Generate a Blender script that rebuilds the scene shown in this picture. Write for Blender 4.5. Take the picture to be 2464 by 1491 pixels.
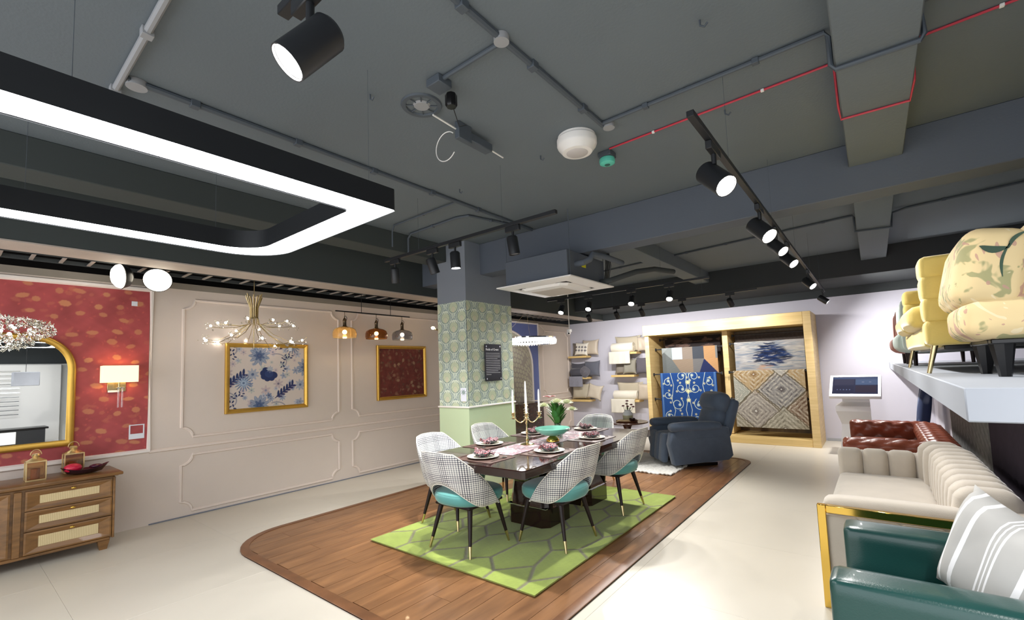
import bpy, bmesh, math, random
import numpy as np
from mathutils import Vector, Matrix, Euler
random.seed(7); rng = np.random.default_rng(7)
PI = math.pi
sc = bpy.context.scene
for o in list(bpy.data.objects): bpy.data.objects.remove(o)
COL = sc.collection

# ------------------------------------------------------------------ camera
def cam_axes(yaw, pitch, roll):
    f = Vector((-math.sin(yaw)*math.cos(pitch), math.cos(yaw)*math.cos(pitch), math.sin(pitch)))
    r = f.cross(Vector((0, 0, 1))).normalized(); u = r.cross(f)
    return math.cos(roll)*r+math.sin(roll)*u, -math.sin(roll)*r+math.cos(roll)*u, f
cd = bpy.data.cameras.new('camera'); cam = bpy.data.objects.new('camera', cd); COL.objects.link(cam)
r_, u_, f_ = cam_axes(math.radians(38.3406), math.radians(4.3406), math.radians(-2.0976))
cam.matrix_world = Matrix(((r_.x, u_.x, -f_.x, 0), (r_.y, u_.y, -f_.y, 0), (r_.z, u_.z, -f_.z, 1.5), (0, 0, 0, 1)))
cd.sensor_width = 36; cd.lens = 36*1094.257/2464; cd.shift_y = (807.58-745.5)/2464; cd.clip_start = .02
sc.camera = cam
# ------------------------------------------------------------------ world, exposure
w = bpy.data.worlds.new('world'); sc.world = w; w.use_nodes = True
bg = w.node_tree.nodes['Background']; bg.inputs[0].default_value = (.93, .96, 1, 1); bg.inputs[1].default_value = 1.6
sc.view_settings.view_transform = 'Standard'; sc.view_settings.look = 'None'
sc.view_settings.exposure = 0.8; sc.view_settings.gamma = 1; sc.view_settings.use_curve_mapping = False
LED_E = 9.0      # LED ring radiance
SPOT_W = 42.0    # track spot power
SPOT_FAR = 75.0
# ------------------------------------------------------------------ helpers
def lin(c):
    return tuple(((x/255)/12.92 if x/255 <= .04045 else (((x/255)+.055)/1.055)**2.4) for x in c)
class NT:
    def __init__(s, name):
        s.m = bpy.data.materials.new(name); s.m.use_nodes = True; s.t = s.m.node_tree; s.b = s.t.nodes['Principled BSDF']
    def n(s, typ, **kw):
        x = s.t.nodes.new(typ)
        for k, v in kw.items():
            if k.startswith('i_'): x.inputs[k[2:].replace('_', ' ')].default_value = v
            else: setattr(x, k, v)
        return x
    def l(s, a, b): s.t.links.new(a, b)
    def math(s, op, a, b=None, c=None):
        x = s.n('ShaderNodeMath', operation=op)
        for i, v in enumerate((a, b, c)):
            if v is None: continue
            if isinstance(v, (int, float)): x.inputs[i].default_value = v
            else: s.l(v, x.inputs[i])
        return x.outputs[0]
    def mix(s, f, a, b):
        x = s.n('ShaderNodeMix', data_type='RGBA')
        for i, v in ((0, f), (6, a), (7, b)):
            if isinstance(v, (int, float)): x.inputs[i].default_value = v
            elif isinstance(v, tuple): x.inputs[i].default_value = (*v[:3], 1)
            else: s.l(v, x.inputs[i])
        return x.outputs[2]
MATS = {}
def mat(name, c, rough=.5, metal=0, var=.12, scale=6, bump=0, bscale=80, spec=.5, sheen=0, coat=0, stretch=None):
    """c in sRGB 0-255; noise-driven colour variation and fine bump, all procedural"""
    if name in MATS: return MATS[name]
    k = NT(name); b = k.b; c = lin(c)
    tc = k.n('ShaderNodeTexCoord'); mp = k.n('ShaderNodeMapping'); k.l(tc.outputs['Object'], mp.inputs[0])
    if stretch: mp.inputs['Scale'].default_value = stretch
    if var:
        nz = k.n('ShaderNodeTexNoise'); nz.inputs['Scale'].default_value = scale; nz.inputs['Detail'].default_value = 4
        k.l(mp.outputs[0], nz.inputs[0])
        mx = k.mix(nz.outputs[0], tuple(x*(1-var) for x in c), tuple(min(1, x*(1+var)) for x in c)); k.l(mx, b.inputs['Base Color'])
    else: b.inputs['Base Color'].default_value = (*c, 1)
    b.inputs['Roughness'].default_value = rough; b.inputs['Metallic'].default_value = metal
    b.inputs['Specular IOR Level'].default_value = spec
    if sheen: b.inputs['Sheen Weight'].default_value = sheen; b.inputs['Sheen Roughness'].default_value = .4
    if coat: b.inputs['Coat Weight'].default_value = coat; b.inputs['Coat Roughness'].default_value = .05
    if bump:
        n2 = k.n('ShaderNodeTexNoise'); n2.inputs['Scale'].default_value = bscale; n2.inputs['Detail'].default_value = 3; k.l(mp.outputs[0], n2.inputs[0])
        bp = k.n('ShaderNodeBump'); bp.inputs['Strength'].default_value = bump; bp.inputs['Distance'].default_value = .01
        k.l(n2.outputs[0], bp.inputs['Height']); k.l(bp.outputs[0], b.inputs['Normal'])
    MATS[name] = k.m; return k.m
def emit(name, c, s):
    if name in MATS: return MATS[name]
    k = NT(name); k.b.inputs['Base Color'].default_value = (*lin(c), 1); k.b.inputs['Emission Color'].default_value = (*lin(c), 1)
    k.b.inputs['Emission Strength'].default_value = s; MATS[name] = k.m; return k.m
def glass(name, c, rough=.02, alpha=None, trans=1, ior=1.45):
    if name in MATS: return MATS[name]
    k = NT(name); k.b.inputs['Base Color'].default_value = (*lin(c), 1); k.b.inputs['Transmission Weight'].default_value = trans
    k.b.inputs['Roughness'].default_value = rough; k.b.inputs['IOR'].default_value = ior
    if alpha is not None: k.b.inputs['Alpha'].default_value = alpha
    MATS[name] = k.m; return k.m
def vcol(name, rough=.8, bump=0, bscale=150, sheen=0):
    if name in MATS: return MATS[name]
    k = NT(name); a = k.n('ShaderNodeAttribute', attribute_name='Col'); k.l(a.outputs['Color'], k.b.inputs['Base Color'])
    k.b.inputs['Roughness'].default_value = rough; k.b.inputs['Sheen Weight'].default_value = sheen; k.b.inputs['Specular IOR Level'].default_value = .3
    if bump:
        tc = k.n('ShaderNodeTexCoord'); n2 = k.n('ShaderNodeTexNoise'); n2.inputs['Scale'].default_value = bscale; k.l(tc.outputs['Object'], n2.inputs[0])
        bp = k.n('ShaderNodeBump'); bp.inputs['Strength'].default_value = bump; bp.inputs['Distance'].default_value = .01
        k.l(n2.outputs[0], bp.inputs['Height']); k.l(bp.outputs[0], k.b.inputs['Normal'])
    MATS[name] = k.m; return k.m
def wood(name, c1, c2, rough=.4, stretch=(3, 30, 30), coat=0, rnd=0):
    if name in MATS: return MATS[name]
    k = NT(name); tc = k.n('ShaderNodeTexCoord'); mp = k.n('ShaderNodeMapping'); k.l(tc.outputs['Object'], mp.inputs[0]); mp.inputs['Scale'].default_value = stretch
    nz = k.n('ShaderNodeTexNoise'); nz.inputs['Scale'].default_value = 1; nz.inputs['Detail'].default_value = 6; nz.inputs['Distortion'].default_value = .6
    nz.noise_dimensions = '4D'
    k.l(mp.outputs[0], nz.inputs['Vector'])
    rp = k.n('ShaderNodeValToRGB'); rp.color_ramp.elements[0].position = .3; rp.color_ramp.elements[1].position = .72
    rp.color_ramp.elements[0].color = (*lin(c1), 1); rp.color_ramp.elements[1].color = (*lin(c2), 1); k.l(nz.outputs[0], rp.inputs[0])
    out = rp.outputs[0]
    if rnd:
        oi = k.n('ShaderNodeObjectInfo'); k.l(k.math('MULTIPLY', oi.outputs['Random'], 20), nz.inputs['W'])
        v = k.math('MULTIPLY_ADD', oi.outputs['Random'], rnd*2, 1-rnd); vm = k.n('ShaderNodeVectorMath', operation='SCALE'); k.l(out, vm.inputs[0]); k.l(v, vm.inputs['Scale']); out = vm.outputs[0]
    k.l(out, k.b.inputs['Base Color']); k.b.inputs['Roughness'].default_value = rough; k.b.inputs['Coat Weight'].default_value = coat
    bp = k.n('ShaderNodeBump'); bp.inputs['Strength'].default_value = .08; bp.inputs['Distance'].default_value = .01; k.l(nz.outputs[0], bp.inputs['Height']); k.l(bp.outputs[0], k.b.inputs['Normal'])
    MATS[name] = k.m; return k.m

class MB:
    def __init__(s): s.v = []; s.f = []; s.uv = None
    def add(s, vs, fs, M=None):
        o = len(s.v)
        s.v += [tuple(M @ Vector(v)) for v in vs] if M is not None else [tuple(v) for v in vs]
        s.f += [tuple(i+o for i in f) for f in fs]; return s
    def box(s, x0, x1, y0, y1, z0, z1, M=None):
        vs = [(x, y, z) for x in (x0, x1) for y in (y0, y1) for z in (z0, z1)]
        return s.add(vs, [(0, 1, 3, 2), (4, 6, 7, 5), (0, 4, 5, 1), (2, 3, 7, 6), (0, 2, 6, 4), (1, 5, 7, 3)], M)
    def bb(s, x0, x1, y0, y1, z0, z1, r=.005, M=None, n=1):
        bm = bmesh.new(); vs = [bm.verts.new((x, y, z)) for x in (x0, x1) for y in (y0, y1) for z in (z0, z1)]
        for f in [(0, 1, 3, 2), (4, 6, 7, 5), (0, 4, 5, 1), (2, 3, 7, 6), (0, 2, 6, 4), (1, 5, 7, 3)]: bm.faces.new([vs[i] for i in f])
        r = min(r, .45*min(abs(x1-x0), abs(y1-y0), abs(z1-z0)))
        bmesh.ops.bevel(bm, geom=list(bm.edges), offset=r, segments=n, affect='EDGES', profile=.5)
        bm.verts.index_update(); s.add([v.co.copy() for v in bm.verts], [[v.index for v in f.verts] for f in bm.faces], M); bm.free(); return s
    def soft(s, c, sz, r=.04, bulge=(0, 0, 0), n=7, M=None):
        """rounded upholstered block centred at c, full size sz, corner radius r, crown bulge per axis"""
        h = Vector(sz)/2; r = min(r, *(x*.98 for x in h)); g = [-1, -.93, -.8]+[-.8+1.6*i/(n-1) for i in range(1, n-1)]+[.8, .93, 1]
        N = len(g); T = Matrix.Translation(c); M2 = M @ T if M is not None else T
        for ax in range(3):
            for sg in (-1, 1):
                vs = []
                for a in g:
                    for b in g:
                        p = [0, 0, 0]; p[ax] = sg; p[(ax+1) % 3] = a; p[(ax+2) % 3] = b
                        q = Vector((p[0]*h.x, p[1]*h.y, p[2]*h.z)); core = Vector([max(-(h[i]-r), min(h[i]-r, q[i])) for i in range(3)])
                        d = q-core
                        if d.length > 1e-9: q = core+d.normalized()*r
                        for i in range(3):
                            j, k = (i+1) % 3, (i+2) % 3
                            if bulge[i]: q[i] += bulge[i]*(q[i]/h[i])*(1-(p[j])**2)*(1-(p[k])**2)
                        vs.append(q)
                fs = []
                for i in range(N-1):
                    for j in range(N-1):
                        q4 = (i*N+j, (i+1)*N+j, (i+1)*N+j+1, i*N+j+1); fs.append(q4 if sg > 0 else q4[::-1])
                s.add(vs, fs, M2)
        return s
    def lathe(s, prof, n=24, M=None, cap=True, a0=0, a1=2*PI):
        full = abs(a1-a0-2*PI) < 1e-6; m = n if full else n+1; vs = []
        for r, z in prof:
            for i in range(m):
                a = a0+(a1-a0)*i/n; vs.append((r*math.cos(a), r*math.sin(a), z))
        fs = []
        for j in range(len(prof)-1):
            for i in range(n):
                k = (i+1) % m; fs.append((j*m+i, j*m+k, (j+1)*m+k, (j+1)*m+i))
        if cap and full: fs.append(tuple(range(m))[::-1]); fs.append(tuple((len(prof)-1)*m+i for i in range(m)))
        return s.add(vs, fs, M)
    def cyl(s, p0, p1, r0, r1=None, n=12):
        p0, p1 = Vector(p0), Vector(p1); d = p1-p0; M = Matrix.Translation(p0) @ d.to_track_quat('Z', 'Y').to_matrix().to_4x4()
        return s.lathe([(r0, 0), (r0 if r1 is None else r1, d.length)], n, M)
    def tube(s, pts, r, n=8, closed=False, flat=None):
        pts = [Vector(p) for p in pts]; L = len(pts); vs = []; up = None
        for i, p in enumerate(pts):
            a = pts[i-1] if (i or closed) else p; b = pts[(i+1) % L] if (i < L-1 or closed) else p
            t = (b-a).normalized()
            if up is None:
                up = Vector((0, 0, 1)) if abs(t.z) < .9 else Vector((0, 1, 0))
            x = t.cross(up).normalized(); y = x.cross(t).normalized(); up = y
            rr = r[i] if isinstance(r, (list, tuple)) else r
            for k in range(n):
                c, q = math.cos(2*PI*k/n+PI/n), math.sin(2*PI*k/n+PI/n); vs.append(p+x*c*rr*(flat or 1)+y*q*rr)
        fs = []; m = L if closed else L-1
        for i in range(m):
            for k in range(n): a = i*n+k; b = i*n+(k+1) % n; c = ((i+1) % L)*n+(k+1) % n; d = ((i+1) % L)*n+k; fs.append((a, b, c, d))
        if not closed: fs += [tuple(range(n))[::-1], tuple((L-1)*n+k for k in range(n))]
        return s.add(vs, fs)
    def prism(s, poly, z0, z1, M=None):
        n = len(poly); vs = [(x, y, z0) for x, y in poly]+[(x, y, z1) for x, y in poly]
        return s.add(vs, [tuple(range(n))[::-1], tuple(range(n, 2*n))]+[(i, (i+1) % n, n+(i+1) % n, n+i) for i in range(n)], M)
    def sph(s, c, r, n=12, M=None, sc3=(1, 1, 1)):
        T = Matrix.Translation(c) @ Matrix.Diagonal((*sc3, 1)); T = M @ T if M is not None else T
        prof = [(max(1e-4, r*math.sin(PI*i/(n//2+1))), -r*math.cos(PI*i/(n//2+1))) for i in range(n//2+2)]
        return s.lathe(prof, n, T)
    def build(s, name, m, parent=None, smooth=True, merge=True, angle=38, recalc=True):
        me = bpy.data.meshes.new(name); me.from_pydata(s.v, [], s.f)
        if merge or recalc:
            bm = bmesh.new(); bm.from_mesh(me)
            if merge: bmesh.ops.remove_doubles(bm, verts=bm.verts, dist=1e-5)
            if recalc: bmesh.ops.recalc_face_normals(bm, faces=bm.faces)
            bm.to_mesh(me); bm.free()
        if smooth:
            me.polygons.foreach_set('use_smooth', [True]*len(me.polygons)); me.set_sharp_from_angle(angle=math.radians(angle))
        me.materials.append(m); return link(name, me, parent)
def link(name, me, parent=None):
    o = bpy.data.objects.new(name, me); COL.objects.link(o)
    if parent is not None:
        o.parent = parent
        if parent.name in WORLD: o.matrix_parent_inverse = Matrix.Translation(-WORLD[parent.name])
    return o
WORLD = {}
def tag(o, label, cat, group=None, kind=None):
    if label: o['label'] = label
    if cat: o['category'] = cat
    if group: o['group'] = group
    if kind: o['kind'] = kind
    return o
def thing(name, label, cat, loc=(0, 0, 0), group=None, local=False, rz=0):
    """Empty at the base; parts are given in world coordinates unless local"""
    o = bpy.data.objects.new(name, None); COL.objects.link(o); o.location = loc; o.rotation_euler = (0, 0, rz); o.empty_display_size = .1
    if not local: WORLD[o.name] = Vector(loc)
    return tag(o, label, cat, group)
def struct(o): o['kind'] = 'structure'; return o
def copy_tree(o, parent=None):
    c = o.copy(); COL.objects.link(c); c.parent = parent
    for ch in list(o.children): copy_tree(ch, c)
    return c
def S(name, mb, m, **k): return struct(mb.build(name, m, None, **k))

# painted grids -----------------------------------------------------------
class Canvas:
    def __init__(s, w, h, res, base):
        s.w, s.h = w, h; s.nx = int(w/res)+2; s.ny = int(h/res)+2
        s.x, s.y = np.meshgrid(np.linspace(0, w, s.nx), np.linspace(0, h, s.ny)); s.res = res
        s.c = np.empty((s.ny, s.nx, 3)); s.c[:] = lin(base)
    def win(s, x0, x1, y0, y1):
        i0 = max(0, int(x0/s.w*(s.nx-1))); i1 = min(s.nx, int(x1/s.w*(s.nx-1))+2); j0 = max(0, int(y0/s.h*(s.ny-1))); j1 = min(s.ny, int(y1/s.h*(s.ny-1))+2)
        return (slice(j0, max(j0, j1)), slice(i0, max(i0, i1)))
    def blend(s, W, m, col, a=1):
        m = np.clip(m, 0, 1)[..., None]*a; s.c[W] = s.c[W]*(1-m)+np.array(lin(col))*m
    def ell(s, cx, cy, rx, ry, rot, col, a=1, soft=None, ragged=0):
        R = max(rx, ry)*1.4; W = s.win(cx-R, cx+R, cy-R, cy+R)
        if s.x[W].size == 0: return
        dx = s.x[W]-cx; dy = s.y[W]-cy; c, q = math.cos(rot), math.sin(rot); u = dx*c+dy*q; v = -dx*q+dy*c
        d = np.hypot(u/rx, v/ry)
        if ragged: th = np.arctan2(v, u); d = d*(1+ragged*np.sin(th*int(5+4*abs(math.sin(cx*99))) + cx*50))
        k = (soft or s.res)/min(rx, ry); s.blend(W, (1-d)/k+.5, col, a)
    def flower(s, cx, cy, r, np_, col, core, a=1, depth=.35, rot=0, line=None):
        R = r*1.3; W = s.win(cx-R, cx+R, cy-R, cy+R)
        if s.x[W].size == 0: return
        dx = s.x[W]-cx; dy = s.y[W]-cy; d = np.hypot(dx, dy); th = np.arctan2(dy, dx)+rot
        rr = r*(1-depth*(.5+.5*np.cos(th*np_))); s.blend(W, (rr-d)/s.res+.5, col, a)
        if line: s.blend(W, ((rr-d) > 0)*(np.cos(th*np_*2) > .55)*(d > r*.25), line, .7)
        s.blend(W, (r*.22-d)/s.res+.5, core, a)
    def stroke(s, pts, wd, col, a=1):
        for i in range(len(pts)-1):
            (x0, y0), (x1, y1) = pts[i], pts[i+1]; W = s.win(min(x0, x1)-wd, max(x0, x1)+wd, min(y0, y1)-wd, max(y0, y1)+wd)
            if s.x[W].size == 0: continue
            dx, dy = x1-x0, y1-y0; L = dx*dx+dy*dy+1e-12; t = np.clip(((s.x[W]-x0)*dx+(s.y[W]-y0)*dy)/L, 0, 1)
            d = np.hypot(s.x[W]-x0-t*dx, s.y[W]-y0-t*dy); s.blend(W, (wd/2-d)/s.res+.5, col, a)
    def noise(s, amt, sc=.05):
        n = np.zeros_like(s.x)
        for k in range(4):
            f = 2*PI/sc*(1.7**k)/2; p = rng.uniform(0, 6.28, 4); a = rng.uniform(0, 3.14); n += np.sin(s.x*f*math.cos(a)+s.y*f*math.sin(a)+p[0]+1.5*np.sin(s.y*f*.5+p[1]))*np.sin(s.y*f*math.cos(a)-s.x*f*math.sin(a)+p[2])/(1.4**k)
        s.c *= (1+amt*n)[..., None]; s.c = np.clip(s.c, 0, 1)
    def mesh(s, name, m, f, parent=None, thick=0, smooth=False):
        """f(x, y) -> world/local point arrays (X, Y, Z)"""
        X, Y, Z = f(s.x, s.y); n = s.nx*s.ny; co = np.stack([X, Y, Z], -1).reshape(-1, 3)
        i, j = np.meshgrid(np.arange(s.nx-1), np.arange(s.ny-1)); a = (j*s.nx+i).ravel(); q = np.stack([a, a+1, a+s.nx+1, a+s.nx], -1)
        me = bpy.data.meshes.new(name); me.vertices.add(n); me.vertices.foreach_set('co', co.ravel().astype(np.float32))
        nf = len(q); me.loops.add(nf*4); me.polygons.add(nf); me.loops.foreach_set('vertex_index', q.ravel().astype(np.int32))
        me.polygons.foreach_set('loop_start', np.arange(nf, dtype=np.int32)*4); me.polygons.foreach_set('loop_total', np.full(nf, 4, dtype=np.int32))
        me.update(calc_edges=True)
        at = me.attributes.new('Col', 'FLOAT_COLOR', 'POINT'); cc = np.ones((n, 4), np.float32); cc[:, :3] = s.c.reshape(-1, 3); at.data.foreach_set('color', cc.ravel())
        if smooth: me.polygons.foreach_set('use_smooth', [True]*nf)
        me.materials.append(m); o = link(name, me, parent)
        if thick:
            md = o.modifiers.new('thickness', 'SOLIDIFY'); md.thickness = thick; md.offset = -1
        return o

# ------------------------------------------------------------------ materials
M_wallL = mat('pink_beige_wall_paint', (216, 203, 193), .75, var=.02, bump=.03, bscale=200)
M_wallB = mat('lavender_grey_wall_paint', (200, 198, 210), .75, var=.02, bump=.03, bscale=200)
M_trimw = mat('white_moulding_paint', (238, 230, 224), .5, var=.01)
M_ceil = mat('grey_ceiling_paint', (104, 113, 120), .8, var=.05, scale=1.5, bump=.12, bscale=60)
M_ceilb = mat('blue_grey_beam_paint', (88, 95, 106), .8, var=.05, scale=1.5, bump=.1, bscale=60)
M_dark = mat('dark_charcoal_paint', (58, 62, 64), .85, var=.06, scale=2, bump=.05)
M_void = mat('near_black_void_paint', (30, 26, 25), .9, var=.1)
M_blk = mat('black_powder_coat', (28, 30, 34), .42, var=.05)
M_con = mat('conduit_grey_paint', (76, 84, 93), .6, var=.04); M_conl = mat('conduit_pale_paint', (150, 152, 156), .6, var=.04)
M_blks = mat('black_satin_metal', (18, 18, 20), .3, var=.02, metal=.3)
M_white = mat('white_plastic', (236, 234, 232), .35, var=.01)
M_brass = mat('brushed_brass', (202, 184, 140), .26, 1, var=.06)
M_gold = mat('polished_gold', (218, 180, 88), .12, 1, var=.02)
M_goldp = mat('antique_gold_paint', (204, 162, 74), .38, .75, var=.1, scale=20)
M_chrome = mat('chrome', (220, 222, 225), .08, 1, var=0)
M_oak = wood('light_oak', (206, 176, 118), (226, 198, 142), .45, (2, 2, 26))
M_oakx = wood('light_oak_horizontal', (210, 178, 112), (230, 200, 138), .42, (1.5, 20, 30))
M_wal = wood('walnut', (96, 66, 34), (146, 104, 58), .4, (20, 2.5, 22), coat=.2)
M_plank = wood('brown_plank', (112, 76, 48), (152, 108, 70), .38, (14, 2.2, 5), coat=.15, rnd=.07)
M_esp = wood('espresso_gloss', (28, 13, 11), (42, 20, 16), .1, (20, 3, 20), coat=.4)
M_espl = mat('dark_espresso_leg', (30, 18, 17), .4, var=.1, spec=.3)
M_teal = mat('teal_velvet', (86, 150, 146), .75, var=.1, scale=9, sheen=.5, bump=.1, bscale=300)
M_bulb = emit('warm_bulb_glow', (255, 226, 180), 30)
M_bulbw = emit('white_bulb_glow', (255, 244, 230), 22)
M_lens = emit('spot_lens_glow', (255, 252, 245), 40)
M_led = emit('led_diffuser_glow', (250, 252, 255), LED_E)

# ================================================================== ROOM SHELL
XL, XR, YB, YF, ZC = -6.17, 3.6, 10.25, -3.0, 3.2
fl = S('floor', MB().box(-6.4, XR+.2, YF-.2, YB+.2, -.3, -.012), mat('floor_bed_grout', (206, 198, 184), .8))
k = NT('cream_marble_tile'); oi = k.n('ShaderNodeObjectInfo'); tc = k.n('ShaderNodeTexCoord'); nz = k.n('ShaderNodeTexNoise', noise_dimensions='4D')
nz.inputs['Scale'].default_value = 1.1; nz.inputs['Detail'].default_value = 5; nz.inputs['Distortion'].default_value = 1.2
k.l(tc.outputs['Object'], nz.inputs['Vector']); k.l(k.math('MULTIPLY', oi.outputs['Random'], 30), nz.inputs['W'])
fac = k.math('MULTIPLY_ADD', nz.outputs[0], .8, k.math('MULTIPLY_ADD', oi.outputs['Random'], .3, -.1))
k.l(k.mix(fac, lin((220, 213, 199)), lin((205, 198, 184))), k.b.inputs['Base Color']); k.b.inputs['Roughness'].default_value = .33
M_tile = k.m
tile_me = None; T = 1.2
for i in range(9):
    for j in range(12):
        x = XL-.1+i*T; y = YF+j*T
        if x > XR: continue
        if -4.7 < x+.1 and x+T-.1 < -1.6 and 1.8 < y and y+T < 7.7: continue
        if tile_me is None:
            o = MB().bb(.0005, T-.0005, .0005, T-.0005, -.012, 0, .0008).build('floor_tile', M_tile, fl, smooth=False); tile_me = o.data
        else:
            o = bpy.data.objects.new('floor_tile', tile_me); COL.objects.link(o); o.parent = fl
        o.location = (x, y, 0)
# walls -----------------------------------------------------------
wl = S('wall_left', MB().box(-6.3, XL, YF, YB, 0, 2.62), M_wallL)
wb = S('wall_back', MB().box(-6.3, XR, YB, YB+.15, 0, 2.64), M_wallB)
S('wall_back_upper', MB().box(-6.6, XR, YB, YB+.15, 2.641, 3.4), M_dark)
S('wall_left_upper', MB().box(-6.75, -6.6, YF, YB, 0, 3.4), M_void)
# no front wall behind the camera; left open so world light enters as fill
S('wall_right_beam', MB().box(XR-.02, XR+.2, YF, YB, 2.08, 3.4), M_dark)
S('wall_right', MB().box(XR, XR+.15, YF, YB, 0, 2.079), mat('white_wall_paint', (232, 232, 230), .7, var=.02))
S('ceiling', MB().box(-6.6, XR, YF, YB, ZC, 3.4), M_ceil)
S('wall_right_lower', MB().bb(.72, 2.2, 1.95, YB-.001, 0, 1.298, .004), M_wallB)
S('wall_right_upper', MB().box(2.2, 2.3, 1.95, YB-.001, 0, ZC-.001), M_dark)
# beams
def beam(x0, x1, y0, y1, z0, z1, m=M_ceilb): return S('ceiling_beam', MB().bb(x0, x1, y0, y1, z0, z1, .006), m)
M_beaml = mat('beam_dark_green_grey', (62, 68, 68), .85, var=.05, scale=1.5)
beam(-5.54, -5.2, YF, YB, 2.66, ZC, M_beaml)
beam(-4.67, -4.36, YF, 4.16, 2.97, ZC, M_beaml)
beam(-5.19, 2.19, 4.45, 4.70, 2.785, ZC)
beam(-.043, .287, YF, 4.449, 3.009, ZC, M_ceil)
beam(-.043, .265, 4.701, 8.9, 3.009, ZC, M_ceil)
beam(-5.19, 2.19, 8.901, 10.24, 2.79, ZC, M_dark)
beam(-2.55, -2.3, 4.701, 8.9, 3.0, ZC, M_ceil)
S('trim_soffit', MB().box(-5.545, -5.195, YF, YB-.01, 2.648, 2.659), mat('warm_grey_soffit', (176, 166, 158), .7))
S('wall_left_cap', MB().box(-6.31, -6.162, YF, YB-.002, 2.565, 2.635), mat('warm_grey_cap_paint', (140, 132, 122), .7))
# column ---------------------------------------------------------
CX0, CX1, CY0, CY1 = -4.55, -4.02, 4.16, 5.08
col_ = S('wall_column', MB().box(CX0, CX1, CY0, CY1, 0, ZC-.002), mat('column_blue_grey_paint', (128, 134, 144), .75, var=.03, bump=.04))
MB().box(CX0-.006, CX1+.006, CY0-.006, CY1+.006, 0, 1.045).build('wainscot_panel', mat('pale_green_paint', (192, 208, 170), .6, var=.02), col_, smooth=False)
MB().bb(CX0-.022, CX1+.022, CY0-.022, CY1+.022, 1.045, 1.068, .006).build('chair_rail', M_trimw, col_)
def damask(w, h, seed=0):
    C = Canvas(w, h, .0035, (160, 172, 166)); x, y = C.x, C.y; a, b = .30, .26
    A = C.c
    def over(m, col, al=1): C.blend((slice(None), slice(None)), m, col, al)
    og = np.abs(np.cos(x*2*PI/a)+np.cos(y*2*PI/b))
    over(np.clip((.16-og)/.08, 0, 1), (196, 206, 190), .8)
    over(np.clip((.12-np.abs(og-.45))/.05, 0, 1), (128, 146, 146), .55)
    over((np.abs(np.cos(x*2*PI/a*3+np.sin(y*2*PI/b)*2.4)) < .22)*(og < 1.1), (136, 154, 152), .7)
    over((np.abs(np.sin(x*2*PI/a*2+1.2*np.cos(y*4*PI/b))) < .2)*(og < .9), (206, 214, 198), .6)
    for k in range(2):
        dx = (x+(a/2 if k else 0)) % a-a/2; dy = (y+(b/2 if k else 0)) % b-b/2+.01
        d = np.hypot(dx/.078, (dy)/.07); th = np.arctan2(dx, -dy+.05)
        stem = (np.abs(np.abs(dx)-.014-.35*np.maximum(0, -dy-.07)) < .006)*(dy < -.05); over(stem, (212, 220, 200), .9)
        over((np.abs(d-1.38-.1*np.cos(th*2)) < .06)*(dy > -.09), (112, 134, 140), .85)
        over((np.abs(d-1.22) < .07), (208, 216, 196), .85)
        over(np.clip((1.1-d)/.06, 0, 1), (120, 140, 138), .9)
        over(np.clip((1.0-d)/.06, 0, 1), (184, 194, 164))
        over((d < .85)*(np.cos(th*15) > .15)*(d > .3), (204, 208, 182), .8)
        over((np.hypot(dx/.03, (dy+.03)/.04) < 1), (206, 200, 174), .8)
        crown = (np.abs(dy-.078-.012*np.cos(dx*190)) < .014)*(np.abs(dx) < .062); over(crown, (222, 228, 208), .9)
    return C
M_paper = vcol('printed_wallpaper', .65)
C = damask(CX1-CX0, 1.355); C.mesh('wallpaper', M_paper, lambda x, y: (CX0+x, CY0-.004+0*x, 1.06+y), col_)
C = damask(CY1-CY0, 1.355); C.mesh('wallpaper', M_paper, lambda x, y: (CX1+.004+0*x, CY0+x, 1.06+y), col_)
# mouldings on left wall -------------------------------------------
def notch_rect(y0, y1, z0, z1, r=.11):
    p = []
    for cy, cz, a0 in ((y1, z1, 270), (y1, z0, 180), (y0, z0, 90), (y0, z1, 0)):
        sy = -1 if cy == y1 else 1; sz = -1 if cz == z1 else 1
        arc = []
        for k in range(7):
            a = (PI/2)*k/6; arc.append((cy+sy*r*math.cos(a), cz+sz*r*math.sin(a)))
        if a0 in (270, 90): arc = arc
        else: arc = arc[::-1]
        if a0 == 270: seg = arc
        p += arc if a0 in (270, 90) else arc
    return p
def moulding(name, pts, r=.016, x=XL, closed=True, m=None):
    b = MB(); b.tube([(x+.004, y, z) for y, z in pts], r, 6, closed=closed); return S(name, b, m or mat('wall_moulding_paint', (228, 214, 204), .6, var=.01))
n = 1
def frame(y0, y1, z0, z1):
    global n; moulding('trim_%d' % n, notch_rect(y0, y1, z0, z1)); n += 1
frame(1.73, 3.66, .88, 2.45); frame(1.73, 3.66, .06, .68)
frame(3.88, 5.85, .9, 2.45); frame(3.88, 5.85, .06, .66)
frame(6.1, 6.9, .9, 2.45)
frame(8.95, 10.1, .9, 2.42); frame(8.95, 10.1, .06, .66)
moulding('trim_%d' % n, [(1.44, .772), (8.7, .765), (10.2, .765)], .02, closed=False); n += 1
S('baseboard_left', MB().bb(XL, XL+.012, 1.45, 10.2, 0, .012, .002), mat('blue_grey_skirting', (120, 124, 136), .6))
S('baseboard_back', MB().bb(-.78, .7, YB-.012, YB, 0, .05, .002), mat('silver_skirting', (170, 172, 178), .4))
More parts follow.
